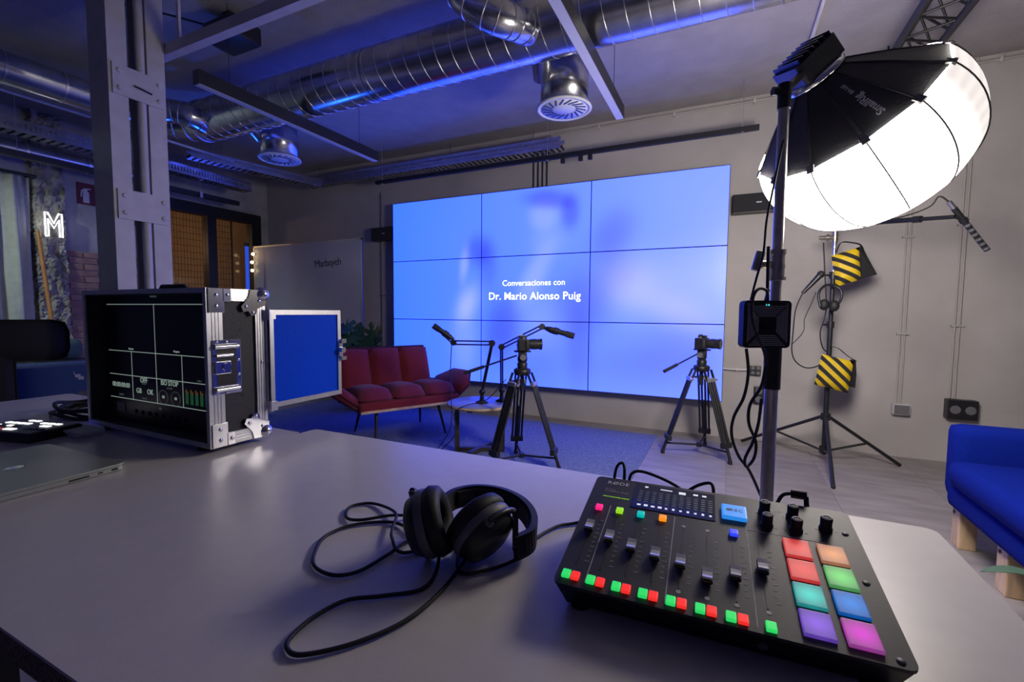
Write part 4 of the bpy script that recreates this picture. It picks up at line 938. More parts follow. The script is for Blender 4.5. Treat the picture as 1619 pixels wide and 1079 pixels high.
SB = at(1290, 122, d=1.478); AX = Vector((.560, .489, -.668)).normalized(); HB, RB, GB = .164, .286, .364
MS = axisM(SB, AX)
def fabric_mat():
    m = bpy.data.materials.new('diffuser_fabric'); m.use_nodes = True; nt = m.node_tree; L = nt.links.new; b = nt.nodes['Principled BSDF']
    b.inputs['Base Color'].default_value = (.8, .8, .8, 1); b.inputs['Roughness'].default_value = .9
    b.inputs['Emission Color'].default_value = (1., .91, .845, 1)
    # hot sides and pleat shading painted into emission: brighter towards set and lower left
    g = nt.nodes.new('ShaderNodeNewGeometry'); dt = nt.nodes.new('ShaderNodeVectorMath'); dt.operation = 'DOT_PRODUCT'; L(g.outputs['Position'], dt.inputs[0])
    dn_ = Vector((.05, .98, .12)).normalized(); dt.inputs[1].default_value = dn_
    c0 = dn_.dot(SB+AX*.33)
    mr = nt.nodes.new('ShaderNodeMapRange'); mr.interpolation_type = 'SMOOTHSTEP'; mr.inputs[1].default_value = c0-.10; mr.inputs[2].default_value = c0+.22; mr.inputs[3].default_value = 0; mr.inputs[4].default_value = 1.; L(dt.outputs['Value'], mr.inputs[0])
    d2 = nt.nodes.new('ShaderNodeVectorMath'); d2.operation = 'DOT_PRODUCT'; L(g.outputs['Position'], d2.inputs[0]); d2.inputs[1].default_value = AX
    nz = nt.nodes.new('ShaderNodeTexNoise'); nz.inputs['Scale'].default_value = 3.; L(g.outputs['Position'], nz.inputs['Vector'])
    ad = nt.nodes.new('ShaderNodeMath'); ad.operation = 'MULTIPLY_ADD'; L(d2.outputs['Value'], ad.inputs[0]); ad.inputs[1].default_value = 150.; 
    m3 = nt.nodes.new('ShaderNodeMath'); m3.operation = 'MULTIPLY'; L(nz.outputs['Fac'], m3.inputs[0]); m3.inputs[1].default_value = 9.; L(m3.outputs[0], ad.inputs[2])
    sn = nt.nodes.new('ShaderNodeMath'); sn.operation = 'SINE'; L(ad.outputs[0], sn.inputs[0])
    lo_ = nt.nodes.new('ShaderNodeMath'); lo_.operation = 'MULTIPLY_ADD'; L(sn.outputs[0], lo_.inputs[0]); lo_.inputs[1].default_value = .06; lo_.inputs[2].default_value = .93
    e2 = nt.nodes.new('ShaderNodeVectorMath'); e2.operation = 'DOT_PRODUCT'; L(g.outputs['Position'], e2.inputs[0]); e2.inputs[1].default_value = (-.74, 0, -.67)
    m4 = nt.nodes.new('ShaderNodeMapRange'); m4.interpolation_type = 'SMOOTHSTEP'; cc = Vector((-.74, 0, -.67)).dot(SB+AX*.33); m4.inputs[1].default_value = cc-.16; m4.inputs[2].default_value = cc+.25; m4.inputs[3].default_value = 0.; m4.inputs[4].default_value = 28.; L(e2.outputs['Value'], m4.inputs[0])
    a5 = nt.nodes.new('ShaderNodeMath'); a5.operation = 'ADD'; L(lo_.outputs[0], a5.inputs[0]); L(m4.outputs[0], a5.inputs[1]); lo_ = a5
    pw = nt.nodes.new('ShaderNodeMath'); pw.operation = 'MULTIPLY_ADD'; L(mr.outputs[0], pw.inputs[0]); pw.inputs[1].default_value = SOFTBOX_POWER; L(lo_.outputs[0], pw.inputs[2])
    L(pw.outputs[0], b.inputs['Emission Strength'])
    MATS['diffuser_fabric'] = m
fabric_mat()
sb = thing('softbox_lantern', 'large lit lantern softbox with black hood and glowing white globe', 'softbox', SB)
NS = 12; ROT = R(18.8)
def ringpts(r, s, n, ph=ROT): return [MS @ Vector((r*math.cos(ph+2*PI*k/n), r*math.sin(ph+2*PI*k/n), s)) for k in range(n)]
# black hood: ten flat gores
for k in range(NS):
    a = ringpts(.072, .0, NS); b = ringpts(RB, HB, NS); mid = ringpts((.072+RB)/2*.99, HB/2-.006, NS); q = (k+1) % NS
    part('hood_panel', MB().add([a[k], a[q], mid[q], mid[k], b[q], b[k]], [(0, 3, 2, 1), (3, 5, 4, 2)]), 'softbox_black', sb)
    part('hood_seam', MB().tube([a[k], mid[k], b[k]], .0028, 6), 'black_fabric', sb)
    pt = b[k]*.94+mid[k]*.06; x, y, z = frame((b[k]-mid[k])); part('rib_pocket', MB().box((-.011, -.011, -.014), (.011, .004, .010), axisM(b[k], (b[k]-mid[k]), (b[k]-SB))), 'grey_plastic', sb)
# white globe
def globe(u):
    ang = -.45+(PI/2+.45)*u; r = (max(0, math.cos(ang))**.8)/(math.cos(-.45)**.8)*RB; s = HB+GB*(math.sin(ang)+math.sin(.45))/(1+math.sin(.45)); return r, s
m = MB(); n = 80; vs = []
rows = 22
for j in range(rows+1):
    r_, s_2 = globe(j/rows)
    for k in range(n):
        ph = 2*PI*k/n; fold = 1-.012*abs(math.sin(ph*NS/2))*math.sin(PI*j/rows)
        vs.append(MS @ Vector((max(r_, .002)*fold*math.cos(ROT+ph), max(r_, .002)*fold*math.sin(ROT+ph), s_2)))
m.add(vs, [(j*n+k, j*n+(k+1) % n, (j+1)*n+(k+1) % n, (j+1)*n+k) for j in range(rows) for k in range(n)], 0, True)
part('diffuser_globe', m, 'diffuser_fabric', sb, label='glowing white fabric globe')
for k in range(NS):
    P = []
    for j in range(0, 15):
        r_, s_2 = globe(j/rows); ph = ROT+2*PI*k/NS; P.append(MS @ Vector(((r_+.002)*math.cos(ph), (r_+.002)*math.sin(ph), s_2)))
    part('globe_seam', MB().tube(P, .0022, 5), 'softbox_black', sb)
x0 = MS @ Vector((0, 0, -.005)); part('speed_ring', MB().lathe([(.07, -.02), (.084, -.016), (.088, -.004), (.082, .008), (.07, .006), (.07, -.02)], 40, MS, close=False), 'chrome', sb)
lm = thing('lamp_head', 'black finned LED lamp head behind the softbox', 'lamp', MS @ Vector((0, 0, -.06)))
MH = MS @ RZ(20)
part('body', MB().prism(rrect(.14, .14, .012), -.085, -.02, MH), 'black_plastic', lm)
part('front_barrel', MB().lathe([(.0, -.02), (.07, -.02), (.07, -.004), (.0, -.004)], 30, MS), 'grey_plastic', lm)
for k in range(7): part('cooling_fin', MB().box((-.066, -.056+k*.0185, -.10), (.066, -.052+k*.0185, -.085), MH), 'black_plastic', lm)
hp = MS @ Vector((0, 0, -.045)); topp = Vector((PX, PY, 1.74))
part('yoke', MB().tube([topp, topp+Vector((0, 0, .03)), topp+(hp-topp)*.5+Vector((0, 0, .01)), hp], .012, 10, smooth=5).cyl(topp-Vector((0, 0, .02)), topp+Vector((0, 0, .05)), .018, n=14), 'black_paint', lm)
part('tilt_knob', MB().cyl(topp+Vector((0, 0, .03)), topp+Vector((0, 0, .03))-rgt*.035, .012, n=12), 'black_plastic', lm)
# hood lettering, reading from the other side of the lamp (upside-down from here)
def hood_text(body, size, s_along, k0, dphi, bold=0.):
    ph = ROT+2*PI*(k0+.5)/NS; mid_r = (.072+(RB-.072)*s_along)*math.cos(PI/NS); c = MS @ Vector((mid_r*math.cos(ph), mid_r*math.sin(ph), HB*s_along-.004))
    rad = (MS.to_3x3() @ Vector((math.cos(ph)*(RB-.072), math.sin(ph)*(RB-.072), HB))).normalized()
    tang = (MS.to_3x3() @ Vector((-math.sin(ph), math.cos(ph), 0))).normalized(); nrm = tang.cross(rad).normalized()
    if nrm.dot(c-SB-AX*.2) < 0 : nrm = -nrm
    return c, rad, tang, nrm
# pick the gore that faces the photographer's side at the lettering
best = min(range(NS), key=lambda k: (lambda c: abs((c-Vector((0, 0, EYE))).dot(rgt)/(c-Vector((0, 0, EYE))).dot(fwd)*FPX+809.5-1370)+abs(-(c-Vector((0, 0, EYE))).dot(upv)/(c-Vector((0, 0, EYE))).dot(fwd)*FPX+539.5-170))(hood_text('', 0, .6, k, 0)[0]))
c, rad, tang, nrm = hood_text('', 0, .62, best, 0)
if nrm.dot(-c+Vector((0, 0, EYE))) < 0: nrm = -nrm
xv = -rad; yv = nrm.cross(xv).normalized()
def TMt(o): return Matrix(((xv.x, yv.x, nrm.x, o.x), (xv.y, yv.y, nrm.y, o.y), (xv.z, yv.z, nrm.z, o.z), (0, 0, 0, 1)))
part('lettering', xf(text_mb('SmallRig', .030, bold=.0004), TMt(c+nrm*.006+rad*.02)), 'print_grey', sb)
part('lettering', xf(text_mb('RA-L65', .015), TMt(c+nrm*.006-rad*.068)), 'print_grey', sb)

# ================================================================== ARMCHAIR AND PLANT AT RIGHT
ar = thing('blue_loveseat', 'bright blue fabric loveseat on pale wooden legs at the right edge', 'sofa', (1.5, 2.35, 0))
part('seat_cushion', MB().box((.975, 1.55, .32), (1.8, 2.84, .445), bev=.05), 'blue_fabric', ar)
part('base', MB().box((1.01, 1.55, .20), (1.8, 2.92, .315), bev=.03), 'blue_fabric', ar)
part('side_arm', MB().box((1.01, 2.82, .24), (1.8, 2.97, .60), bev=.045), 'blue_fabric', ar)
part('backrest', MB().box((1.62, 1.55, .3), (1.85, 2.95, .82), bev=.05), 'blue_fabric', ar)
for y in (2.885, 2.47, 1.70):
    for x in (1.06, 1.66):
        lg = part('leg', MB().box((x-.015, y-.035, 0), (x+.055, y+.045, .215), bev=.006), 'pale_wood', ar)
        if x < 1.2: part('bolt', MB().cyl((x-.016, y+.02, .19), (x-.019, y+.02, .19), .008, n=10).cyl((x-.016, y+.02, .165), (x-.019, y+.02, .165), .008, n=10), 'black_paint', lg)
solo('paper_sheet', MB().box((1.12, 2.20, .4455), (1.33, 2.50, .448), None), 'paper', 'white sheet of paper lying on the blue loveseat seat', 'paper')
pt = thing('potted_plant', 'potted plant with long pale green leaves beside the table end at right', 'plant', (.80, 1.38, 0))
part('pot', MB().lathe([(.0, 0), (.09, 0), (.12, .2), (.108, .2), (.1, .17), (.0, .17)], 24, T(.80, 1.38, 0)), 'pot_grey', pt)
part('soil', MB().lathe([(.0, .172), (.1, .172), (.1, .176), (.0, .176)], 20, T(.80, 1.38, 0)), 'soil', pt)
def blade(a, b, w, sag=.03):
    a = Vector(a); b = Vector(b); d = b-a; s = d.cross(Vector((0, 0, 1))).normalized(); vs = []; n = 10
    for i in range(n+1):
        t = i/n; c = a+d*t-Vector((0, 0, sag*math.sin(PI*t)*-1)); ww = w*math.sin(PI*min(1, .08+t*.92))**.7
        vs += [c-s*ww/2+Vector((0, 0, .25*ww)), c, c+s*ww/2+Vector((0, 0, .25*ww))]
    m = MB().add(vs, [(i*3+k, i*3+k+1, i*3+4+k, i*3+3+k) for i in range(n) for k in (0, 1)], 0, True); return m
st0 = Vector((.80, 1.38, .18))
ends = [(at(1549, 904, d=1.25), .042), (Vector((.93, 1.18, .42)), .045), (Vector((.87, 1.14, .47)), .04), (Vector((.72, 1.14, .40)), .045), (Vector((.90, 1.32, .50)), .04)]
for i_, (e, w) in enumerate(ends):
    b0 = at(1665, 925, d=1.20) if i_ == 0 else st0
    if i_ == 0: part('stem', MB().tube([st0, st0+Vector((0, .06, .12)), b0], .004, 6, smooth=5), 'leaf_pale', pt)
    o = part('leaf', blade(b0, e, w, .012 if i_ == 0 else .03), 'leaf_pale', pt); sd = o.modifiers.new('thickness', 'SOLIDIFY'); sd.thickness = .0015

# ================================================================== DESKS
TZ = .76
def desk(lab, x0, x1, y0, y1):
    t = thing('desk', lab, 'table', ((x0+x1)/2, (y0+y1)/2, 0), group='white work tables')
    w, d = x1-x0, y1-y0; M = T((x0+x1)/2, (y0+y1)/2, 0)
    part('tabletop', MB().prism(rrect(w, d, .018), TZ-.004, TZ, M), 'white_laminate', t)
    part('board_core', MB().prism(rrect(w-.002, d-.002, .018), TZ-.036, TZ-.004, M), 'chipboard', t, label='raw chipboard edge')
    for x in (x0+.08, x1-.08):
        for y in (y0+.08, y1-.08): part('leg', MB().box((x-.02, y-.02, 0), (x+.02, y+.02, TZ-.036)), 'black_paint', t)
    part('apron', MB().box((x0+.1, y0+.07, TZ-.08), (x1-.1, y0+.09, TZ-.036)).box((x0+.1, y1-.09, TZ-.08), (x1-.1, y1-.07, TZ-.036)), 'black_paint', t)
    return t
desk('white table holding the headphones and the audio mixer', -1.1490, .338, .205, 1.005)
desk('white table holding the flight case monitor and the laptop', -2.575, -1.1492, .165, .955)

# ================================================================== FLIGHT CASE MONITOR
fx0, fx1, fy0, fy1, fz0, fz1 = -1.775, -1.168, .698, .858, .776, 1.184
fc = thing('flight_case_monitor', 'black flight case with aluminium edges holding a dark monitor on the left table', 'monitor', ((fx0+fx1)/2, (fy0+fy1)/2, TZ))
e = .006
part('body', MB().box((fx0+e, fy0+.05, fz0+e), (fx1-e, fy1-.004, fz1-e)).box((fx0+e, fy0+.004, fz0+e), (fx0+.016, fy0+.05, fz1-e)).box((fx1-.016, fy0+.004, fz0+e), (fx1-e, fy0+.05, fz1-e)).box((fx0+.016, fy0+.004, fz1-.016), (fx1-.016, fy0+.05, fz1-e)).box((fx0+.016, fy0+.004, fz0+e), (fx1-.016, fy0+.05, fz0+.016)), 'case_panel', fc)
# aluminium front lip
part('front_lip', MB().box((fx0, fy0, fz1-.013), (fx1, fy0+.006, fz1)).box((fx0, fy0, fz0), (fx1, fy0+.006, fz0+.013)).box((fx0, fy0, fz0+.013), (fx0+.013, fy0+.006, fz1-.013)).box((fx1-.013, fy0, fz0+.013), (fx1, fy0+.006, fz1-.013)), 'aluminium', fc)
# ribbed aluminium extrusions on the side and top
def extr(lo, hi, axis, side):
    lo = Vector(lo); hi = Vector(hi); m = MB().box(lo, hi)
    return m
for (a, b) in (((fx1-e, fy0+.006, fz0), (fx1, fy0+.040, fz1)), ((fx1-e, fy1-.030, fz0), (fx1, fy1, fz1)), ((fx1-e, fy0+.040, fz1-.032), (fx1, fy1-.03, fz1)), ((fx1-e, fy0+.040, fz0), (fx1, fy1-.03, fz0+.032)),
               ((fx0, fy0+.006, fz0), (fx0+e, fy0+.04, fz1)), ((fx0, fy1-.03, fz0), (fx0+e, fy1, fz1)),
               ((fx0, fy0+.006, fz1-e), (fx1-e, fy0+.034, fz1)), ((fx0, fy1-.03, fz1-e), (fx1-e, fy1, fz1))):
    ex = part('edge_extrusion', MB().box(a, b), 'aluminium', fc)
    if a[0] > fx1-.02:
        m = MB(); vert = b[2]-a[2] > .2
        for q in (.25, .5, .75):
            if vert: y = a[1]+(b[1]-a[1])*q; m.box((fx1, y-.002, a[2]), (fx1+.0012, y+.002, b[2]))
            else: z = a[2]+(b[2]-a[2])*q; m.box((fx1, a[1], z-.002), (fx1+.0012, b[1], z+.002))
        part('extrusion_rib', m, 'aluminium', ex)
# side corners: front brackets and rear ball corners
for z, s in ((fz1, -1), (fz0, 1)):
    c = part('corner_bracket', MB().box((fx1+.0012, fy0+.004, min(z, z+s*.062)), (fx1+.0035, fy0+.044, max(z, z+s*.062)), bev=.001).box((fx1+.0012, fy0+.04, min(z, z+s*.034)), (fx1+.0035, fy0+.062, max(z, z+s*.034)), bev=.001), 'chrome', fc)
    for y, dz in ((fy0+.024, .018), (fy0+.024, .046), (fy0+.053, .017)): part('rivet', MB().ball((fx1+.0035, y, z+s*dz), .0055, 10, sc=(.5, 1, 1)), 'chrome', c)
    S = Matrix(((0, 0, 1, fx1+.0012), (1, 0, 0, fy1), (0, 1, 0, z), (0, 0, 0, 1)))
    pol = [(0, 0), (-.045, 0), (-.05, .02), (-.062, .035), (-.072, .046), (-.066, .06), (-.052, .058), (-.042, .072), (-.03, .066), (-.026, .052), (-.012, .045), (0, .042)]
    pol = [(a, b*s) for a, b in pol]
    if s < 0: pol = pol[::-1]
    c = part('ball_corner', MB().prism(pol, 0, .003, S).ball((fx1-.004, fy1-.008, z+s*.012), .020, 16), 'chrome', fc)
    for y, dz in ((-.058, .046), (-.038, .062), (-.02, .03)): part('rivet', MB().ball((fx1+.0042, fy1+y, z+s*dz), .0055, 10, sc=(.5, 1, 1)), 'chrome', c)
    c = part('ball_corner', MB().ball((fx0+.004, fy1-.008, z+s*.012), .020, 14), 'chrome', fc)
part('rivet', MB().ball((fx1+.002, fy1-.014, .985), .005, 10, sc=(.5, 1, 1)), 'chrome', fc)
for y, z in ((.79, 1.13), (.79, 1.075), (.79, .9), (.79, .83)): part('screw_hole', MB().cyl((fx1-e, y, z), (fx1-e+.0008, y, z), .005, n=10), 'black_paint', fc)
# recessed butterfly latch on the side
lt = part('butterfly_latch', MB().box((fx1+.0012, .708, .912), (fx1+.0028, .782, 1.052), bev=.0006), 'chrome', fc, label='chrome butterfly latch')
part('latch_dish', MB().box((fx1+.0028, .718, .935), (fx1+.0032, .770, 1.03)), 'black_paint', lt)
for z in (.925, 1.035): part('latch_rib', MB().cyl((fx1+.006, .712, z), (fx1+.006, .772, z), .007, n=10), 'chrome', lt)
part('latch_wing', MB().box((fx1+.003, .712, .965), (fx1+.009, .752, .998), bev=.002).cyl((fx1+.005, .74, .982), (fx1+.013, .74, .982), .011, n=14).cyl((fx1+.006, .715, 1.012), (fx1+.006, .757, 1.012), .0055, n=8), 'chrome', lt)
for y, z in ((.776, .925), (.776, .96), (.776, .998), (.776, 1.036), (.745, .917), (.745, 1.047), (.72, .917), (.72, 1.047)): part('rivet', MB().ball((fx1+.0028, y, z), .0045, 8, sc=(.5, 1, 1)), 'chrome', lt)
part('top_handle', MB().tube([(-1.52, .78, fz1), (-1.51, .78, fz1+.012), (-1.40, .78, fz1+.012), (-1.39, .78, fz1)], .006, 8), 'black_rubber', fc)
for x in (fx0+.07, fx1-.07):
    for y in (fy0+.03, fy1-.03): part('rubber_foot', MB().cyl((x, y, TZ), (x, y, fz0), .018, .021, n=14), 'black_rubber', fc)
# monitor in the case
YM = fy0+.046
mo = part('monitor_bezel', MB().box((fx0+.016, YM, fz0+.016), (fx1-.016, YM+.004, fz1-.016)), 'black_plastic', fc)
part('screen_glass', MB().box((-1.742, YM-.002, .80), (-1.205, YM, 1.155)), 'monitor_glass', fc)
lines = MB(); yl = YM-.0026
sx = (fx1-.02-(-1.742))
def hl(z, a=-1.737, b=-1.215, w=.0011): lines.box((a, yl, z-w), (b, yl+.0005, z+w))
def vl(x, a, b, w=.0011): lines.box((x-w, yl, a), (x+w, yl+.0005, b))
hl(1.143); hl(1.002); hl(.929); hl(.857); vl(-1.483, .857, 1.143); vl(-1.610, .857, 1.002); vl(-1.357, .857, 1.002)
part('multiview_grid', lines, 'lcd_line', fc)
def ctext(body, size, x, z, mat='lcd_line', align='CENTER', bold=0):
    part('readout', xf(text_mb(body, size, align, bold=bold), T(x, yl, z) @ RX(90)), mat, fc)
ctext('00:00:00:00', .021, -1.675, .897); ctext('STREAM', .007, -1.675, .867, 'lcd_dim'); ctext('OFF', .022, -1.549, .919, bold=.0002); ctext('CACHE', .007, -1.549, .909, 'lcd_dim')
ctext('GB', .022, -1.577, .886); ctext('OK', .022, -1.518, .886); ctext('STATUS', .007, -1.549, .865, 'lcd_dim'); ctext('ISO STOP', .020, -1.42, .919, bold=.0002); ctext('RECORD', .007, -1.42, .905, 'lcd_dim')
ctext('Preview', .008, -1.61, 1.010); ctext('Program', .008, -1.38, 1.012); ctext('MONITOR', .007, -1.483, 1.165, 'lcd_dim'); ctext('CAM 4', .007, -1.28, .936, 'lcd_dim')
for x in (-1.452, -1.392): part('timer_ring', MB().tube([(x+.022*math.cos(a), yl, .878+.020*math.sin(a)) for a in [2*PI*k/20 for k in range(21)]], .0008, 4), 'lcd_dim', fc); ctext('00', .012, x, .878)
for k in range(6):
    x = -1.338+k*.022; part('level_meter', MB().box((x-.006, yl, .868), (x-.002, yl+.0004, .900)).box((x+.001, yl, .868), (x+.005, yl+.0004, .897)), 'lcd_green', fc)
    part('level_meter', MB().box((x-.006, yl, .900), (x-.002, yl+.0004, .909)).box((x+.001, yl, .897), (x+.005, yl+.0004, .904)), 'lcd_orange', fc)
# control strip under the picture
part('slot_cover', MB().box((-1.70, YM-.004, .815), (-1.655, YM-.002, .842)), 'grey_plastic', fc)
for k in range(8): part('control_button', MB().cyl((-1.60+k*.035, YM-.006, .822), (-1.60+k*.035, YM-.002, .822), .006, n=10), 'black_plastic', fc)
ctext('HD', .010, -1.47, .842, 'lcd_dim')
# open rear hatch: hinged on the back right edge
hx = -1.153; ha = thing('flight_case_hatch', 'open rear hatch with blue panel and aluminium frame swung out from the flight case', 'case lid', (hx, fy1, .85))
ya, yb, za, zb = .860, 1.118, .853, 1.130
part('panel', MB().box((hx-.010, ya, za), (hx-.004, yb, zb)), 'hatch_panel', ha)
part('frame', MB().box((hx-.013, ya, zb-.014), (hx, yb, zb)).box((hx-.013, ya, za), (hx, yb, za+.014)).box((hx-.013, ya, za+.014), (hx, ya+.012, zb-.014)).box((hx-.013, yb-.013, za+.014), (hx, yb, zb-.014)), 'aluminium', ha)
for z in (za+.006, zb-.012): part('hinge', MB().box((hx-.012, fy1-.001, z-.014), (hx+.002, ya+.018, z+.012)).cyl((hx-.002, fy1+.001, z-.016), (hx-.002, fy1+.001, z+.014), .005, n=8), 'aluminium', ha)
l2 = part('latch', MB().box((hx, yb-.012, .972), (hx+.004, yb+.004, 1.03), bev=.001).cyl((hx+.003, yb-.004, 1.0), (hx+.016, yb-.004, 1.0), .010, n=12).box((hx+.004, yb-.006, .966), (hx+.010, yb+.014, .978), RY(0)).box((hx+.004, yb-.006, 1.022), (hx+.010, yb+.014, 1.036)), 'chrome', ha)

# ================================================================== LAPTOP, SWITCHER, PAD, CABLES
lpz = TZ; M = T(-1.245, .555, TZ) @ RZ(2)
lap = thing('laptop', 'closed silver laptop at the left edge of the table', 'laptop', (-1.41, .43, TZ))
part('base', MB().prism([(x, y) for x, y in rrect(.355, .248, .014)], .0015, .0105, M @ T(-.1775, -.124, 0)), 'laptop_metal', lap)
part('lid', MB().prism([(x, y) for x, y in rrect(.354, .247, .014)], .0112, .0160, M @ T(-.1775, -.124, 0)), 'laptop_metal', lap)
part('ports', MB().box((.0, -.030, .004), (.0006, -.018, .0085), M).box((.0, -.055, .0045), (.0006, -.046, .008), M).box((.0, -.105, .004), (.0006, -.07, .0075), M), 'black_paint', lap)
for x in (-.02, -.33):
    for y in (-.02, -.23): part('foot', MB().cyl(M @ Vector((x, y, 0)), M @ Vector((x, y, .0015)), .008, n=10), 'black_rubber', lap)
part('lid_emblem', MB().ball(M @ Vector((-.1775, -.124, .0161)), .018, 14, sc=(1, 1, .01)), 'chrome', lap)
M = T(-1.735, .668, TZ) @ RZ(14)
sw = thing('video_switcher', 'small black video switcher with lit red and white buttons by the flight case', 'switcher', (-1.85, .6, TZ))
part('body', MB().box((-.235, -.13, .0), (0, .0, .026), M, bev=.004), 'black_plastic', sw)
part('top_plate', MB().box((-.230, -.126, .026), (-.005, -.004, .028), M), 'grey_plastic', sw)
def swb(x, y, w, h, mat): part('button', MB().box((x-w/2, y-h/2, .028), (x+w/2, y+h/2, .031), M, bev=.0008), mat, sw)
for k in range(4): swb(-.205+k*.024, -.048, .017, .012, 'btn_white')
for k in range(2): swb(-.165+k*.024, -.018, .017, .010, 'btn_white')
for k in range(4): swb(-.205+k*.024, -.075, .016, .010, 'grey_plastic' if k % 2 else 'btn_white')
for k in range(3): swb(-.092+k*.026, -.035, .019, .011, 'btn_white')
swb(-.05, -.06, .03, .012, 'btn_white'); swb(-.11, -.105, .034, .014, 'btn_white'); swb(-.20, -.112, .04, .016, 'btn_red'); swb(-.155, -.112, .03, .014, 'btn_red')
for k in range(3): swb(-.07+k*.024, -.09, .016, .010, 'grey_plastic')
M = T(-1.83, .735, TZ)
cbl = MB()
for k in range(4):
    r_ = .075+.012*k; cbl.tube([(-2.02+r_*1.4*math.cos(a+k), .80+r_*.8*math.sin(a+k), TZ+.008+.012*(k % 3)+.006*math.sin(3*a+k)) for a in [2*PI*q/28 for q in range(29)]], .006, 7)
solo('coiled_cable', cbl, 'black_rubber', 'coil of black cable behind the video switcher', 'cable')
nb = thing('notepad', 'small stack of pale paper pads under the flight case edge', 'notepad', (-1.76, .66, TZ))
for k in range(3): part('sheet_block', MB().box((-.13, -.028, k*.006), (.06, .034, k*.006+.0055), T(-1.715+.006*k, .655-.004*k, TZ) @ RZ(-8+5*k)), 'paper', nb)

# ================================================================== HEADPHONES
hp_ = thing('headphones', 'black over-ear headphones lying on the white table beside the audio mixer', 'headphones', (-.35, .60, TZ))
zc = TZ+.053
def cup(c, ax, r=.046, tag_=''):
    Mx = axisM(c, ax) @ Matrix.Scale(1.12, 4)
    k = part('earcup', MB().lathe([(.0, -.030), (.022, -.030), (.036, -.024), (.041, -.012), (.042, .0), (.0, .0)], 28, Mx), 'black_plastic', hp_)
    part('trim_ring', MB().lathe([(.0425, -.010), (.0445, -.006), (.0445, -.001), (.0425, .002)], 28, Mx, close=False), 'grey_plastic', k)
    part('ear_cushion', MB().lathe([(.020, .006), (.024, .018), (.034, .024), (.043, .019), (.046, .008), (.042, .0), (.020, .0)], 28, Mx, close=False), 'black_rubber', k)
    part('speaker_cloth', MB().lathe([(.0, .003), (.022, .003), (.022, .005), (.0, .005)], 20, Mx), 'black_fabric', k)
    return k
cA, axA = Vector((-.388, .544, zc+.004)), Vector((.86, .42, .28)); cR, axR = Vector((-.318, .572, zc-.002)), Vector((-.80, .22, .48))
cup(cA, axA); cup(cR, axR)
band = [(-.417, .622, zc-.008), (-.416, .658, zc-.008), (-.392, .688, zc-.008), (-.350, .698, zc-.009), (-.304, .684, zc-.012), (-.268, .650, zc-.016), (-.250, .605, zc-.018), (-.262, .572, zc-.020)]
part('headband', MB().ribbon(band, .034, .010, (0, .12, 1), smooth=6), 'black_rubber', hp_)
inn = [(x*.94+(-.34)*.06, y*.94+.61*.06, z) for x, y, z in band[1:-1]]
part('headband_pad', MB().ribbon(inn, .026, .008, (0, .12, 1), smooth=6), 'black_fabric', hp_)
nA = axA.normalized(); nR = axR.normalized()
for c, n_, e_ in ((cA, nA, Vector(band[0])), (cR, nR, Vector(band[-1]))):
    o_ = c-n_*.018; dirv = (e_-o_); dirv -= n_*dirv.dot(n_); dirv.normalize(); sd_ = n_.cross(dirv)
    arc = [o_+(dirv*math.cos(a)+sd_*math.sin(a))*.051 for a in [R(-80+160*k/12) for k in range(13)]]
    y_ = part('yoke', MB().tube(arc, .0045, 8), 'black_plastic', hp_)
    tp = o_+dirv*.052; part('slider', MB().ribbon([tp, tp+(e_-tp)*.5, e_], .024, .007, (0, .1, 1), smooth=4), 'black_plastic', y_)
    part('pivot', MB().cyl(arc[0], arc[0]-sd_*-.010, .006, n=8).cyl(arc[-1], arc[-1]-sd_*.010, .006, n=8), 'grey_plastic', y_)
zt = TZ+.004
c1 = [(-.372, .545, zt+.02), (-.358, .515, zt), (-.352, .472, zt), (-.388, .439, zt), (-.423, .412, zt), (-.434, .373, zt), (-.430, .337, zt), (-.417, .322, zt), (-.395, .324, zt), (-.359, .360, zt), (-.332, .413, zt), (-.326, .475, zt), (-.335, .545, zt), (-.352, .60, zt), (-.40, .61, zt), (-.444, .574, zt), (-.449, .523, zt), (-.455, .470, zt), (-.478, .446, zt), (-.517, .448, zt), (-.547, .471, zt), (-.577, .520, zt), (-.565, .570, zt), (-.513, .606, zt), (-.455, .592, zt+.004), (-.43, .60, zt+.006)]
c2_ = [(-.44, .625, zt+.002), (-.485, .641, zt), (-.522, .617, zt+.006), (-.562, .582, zt+.004), (-.598, .586, zt), (-.624, .622, zt), (-.596, .651, zt), (-.524, .628, zt+.006), (-.49, .58, zt+.006), (-.467, .552, zt+.006), (-.43, .535, zt), (-.38, .60, zt), (-.33, .53, zt), (-.295, .55, zt), (-.268, .60, zt), (-.268, .66, zt), (-.251, .717, zt), (-.225, .745, zt), (-.17, .785, zt+.01), (-.15, .79, zt+.03), (-.145, .772, zt+.035)]
part('cord', MB().tube(c1, .0027, 8, smooth=8), 'black_rubber', hp_); part('cord', MB().tube(c2_, .0027, 8, smooth=8), 'black_rubber', hp_)

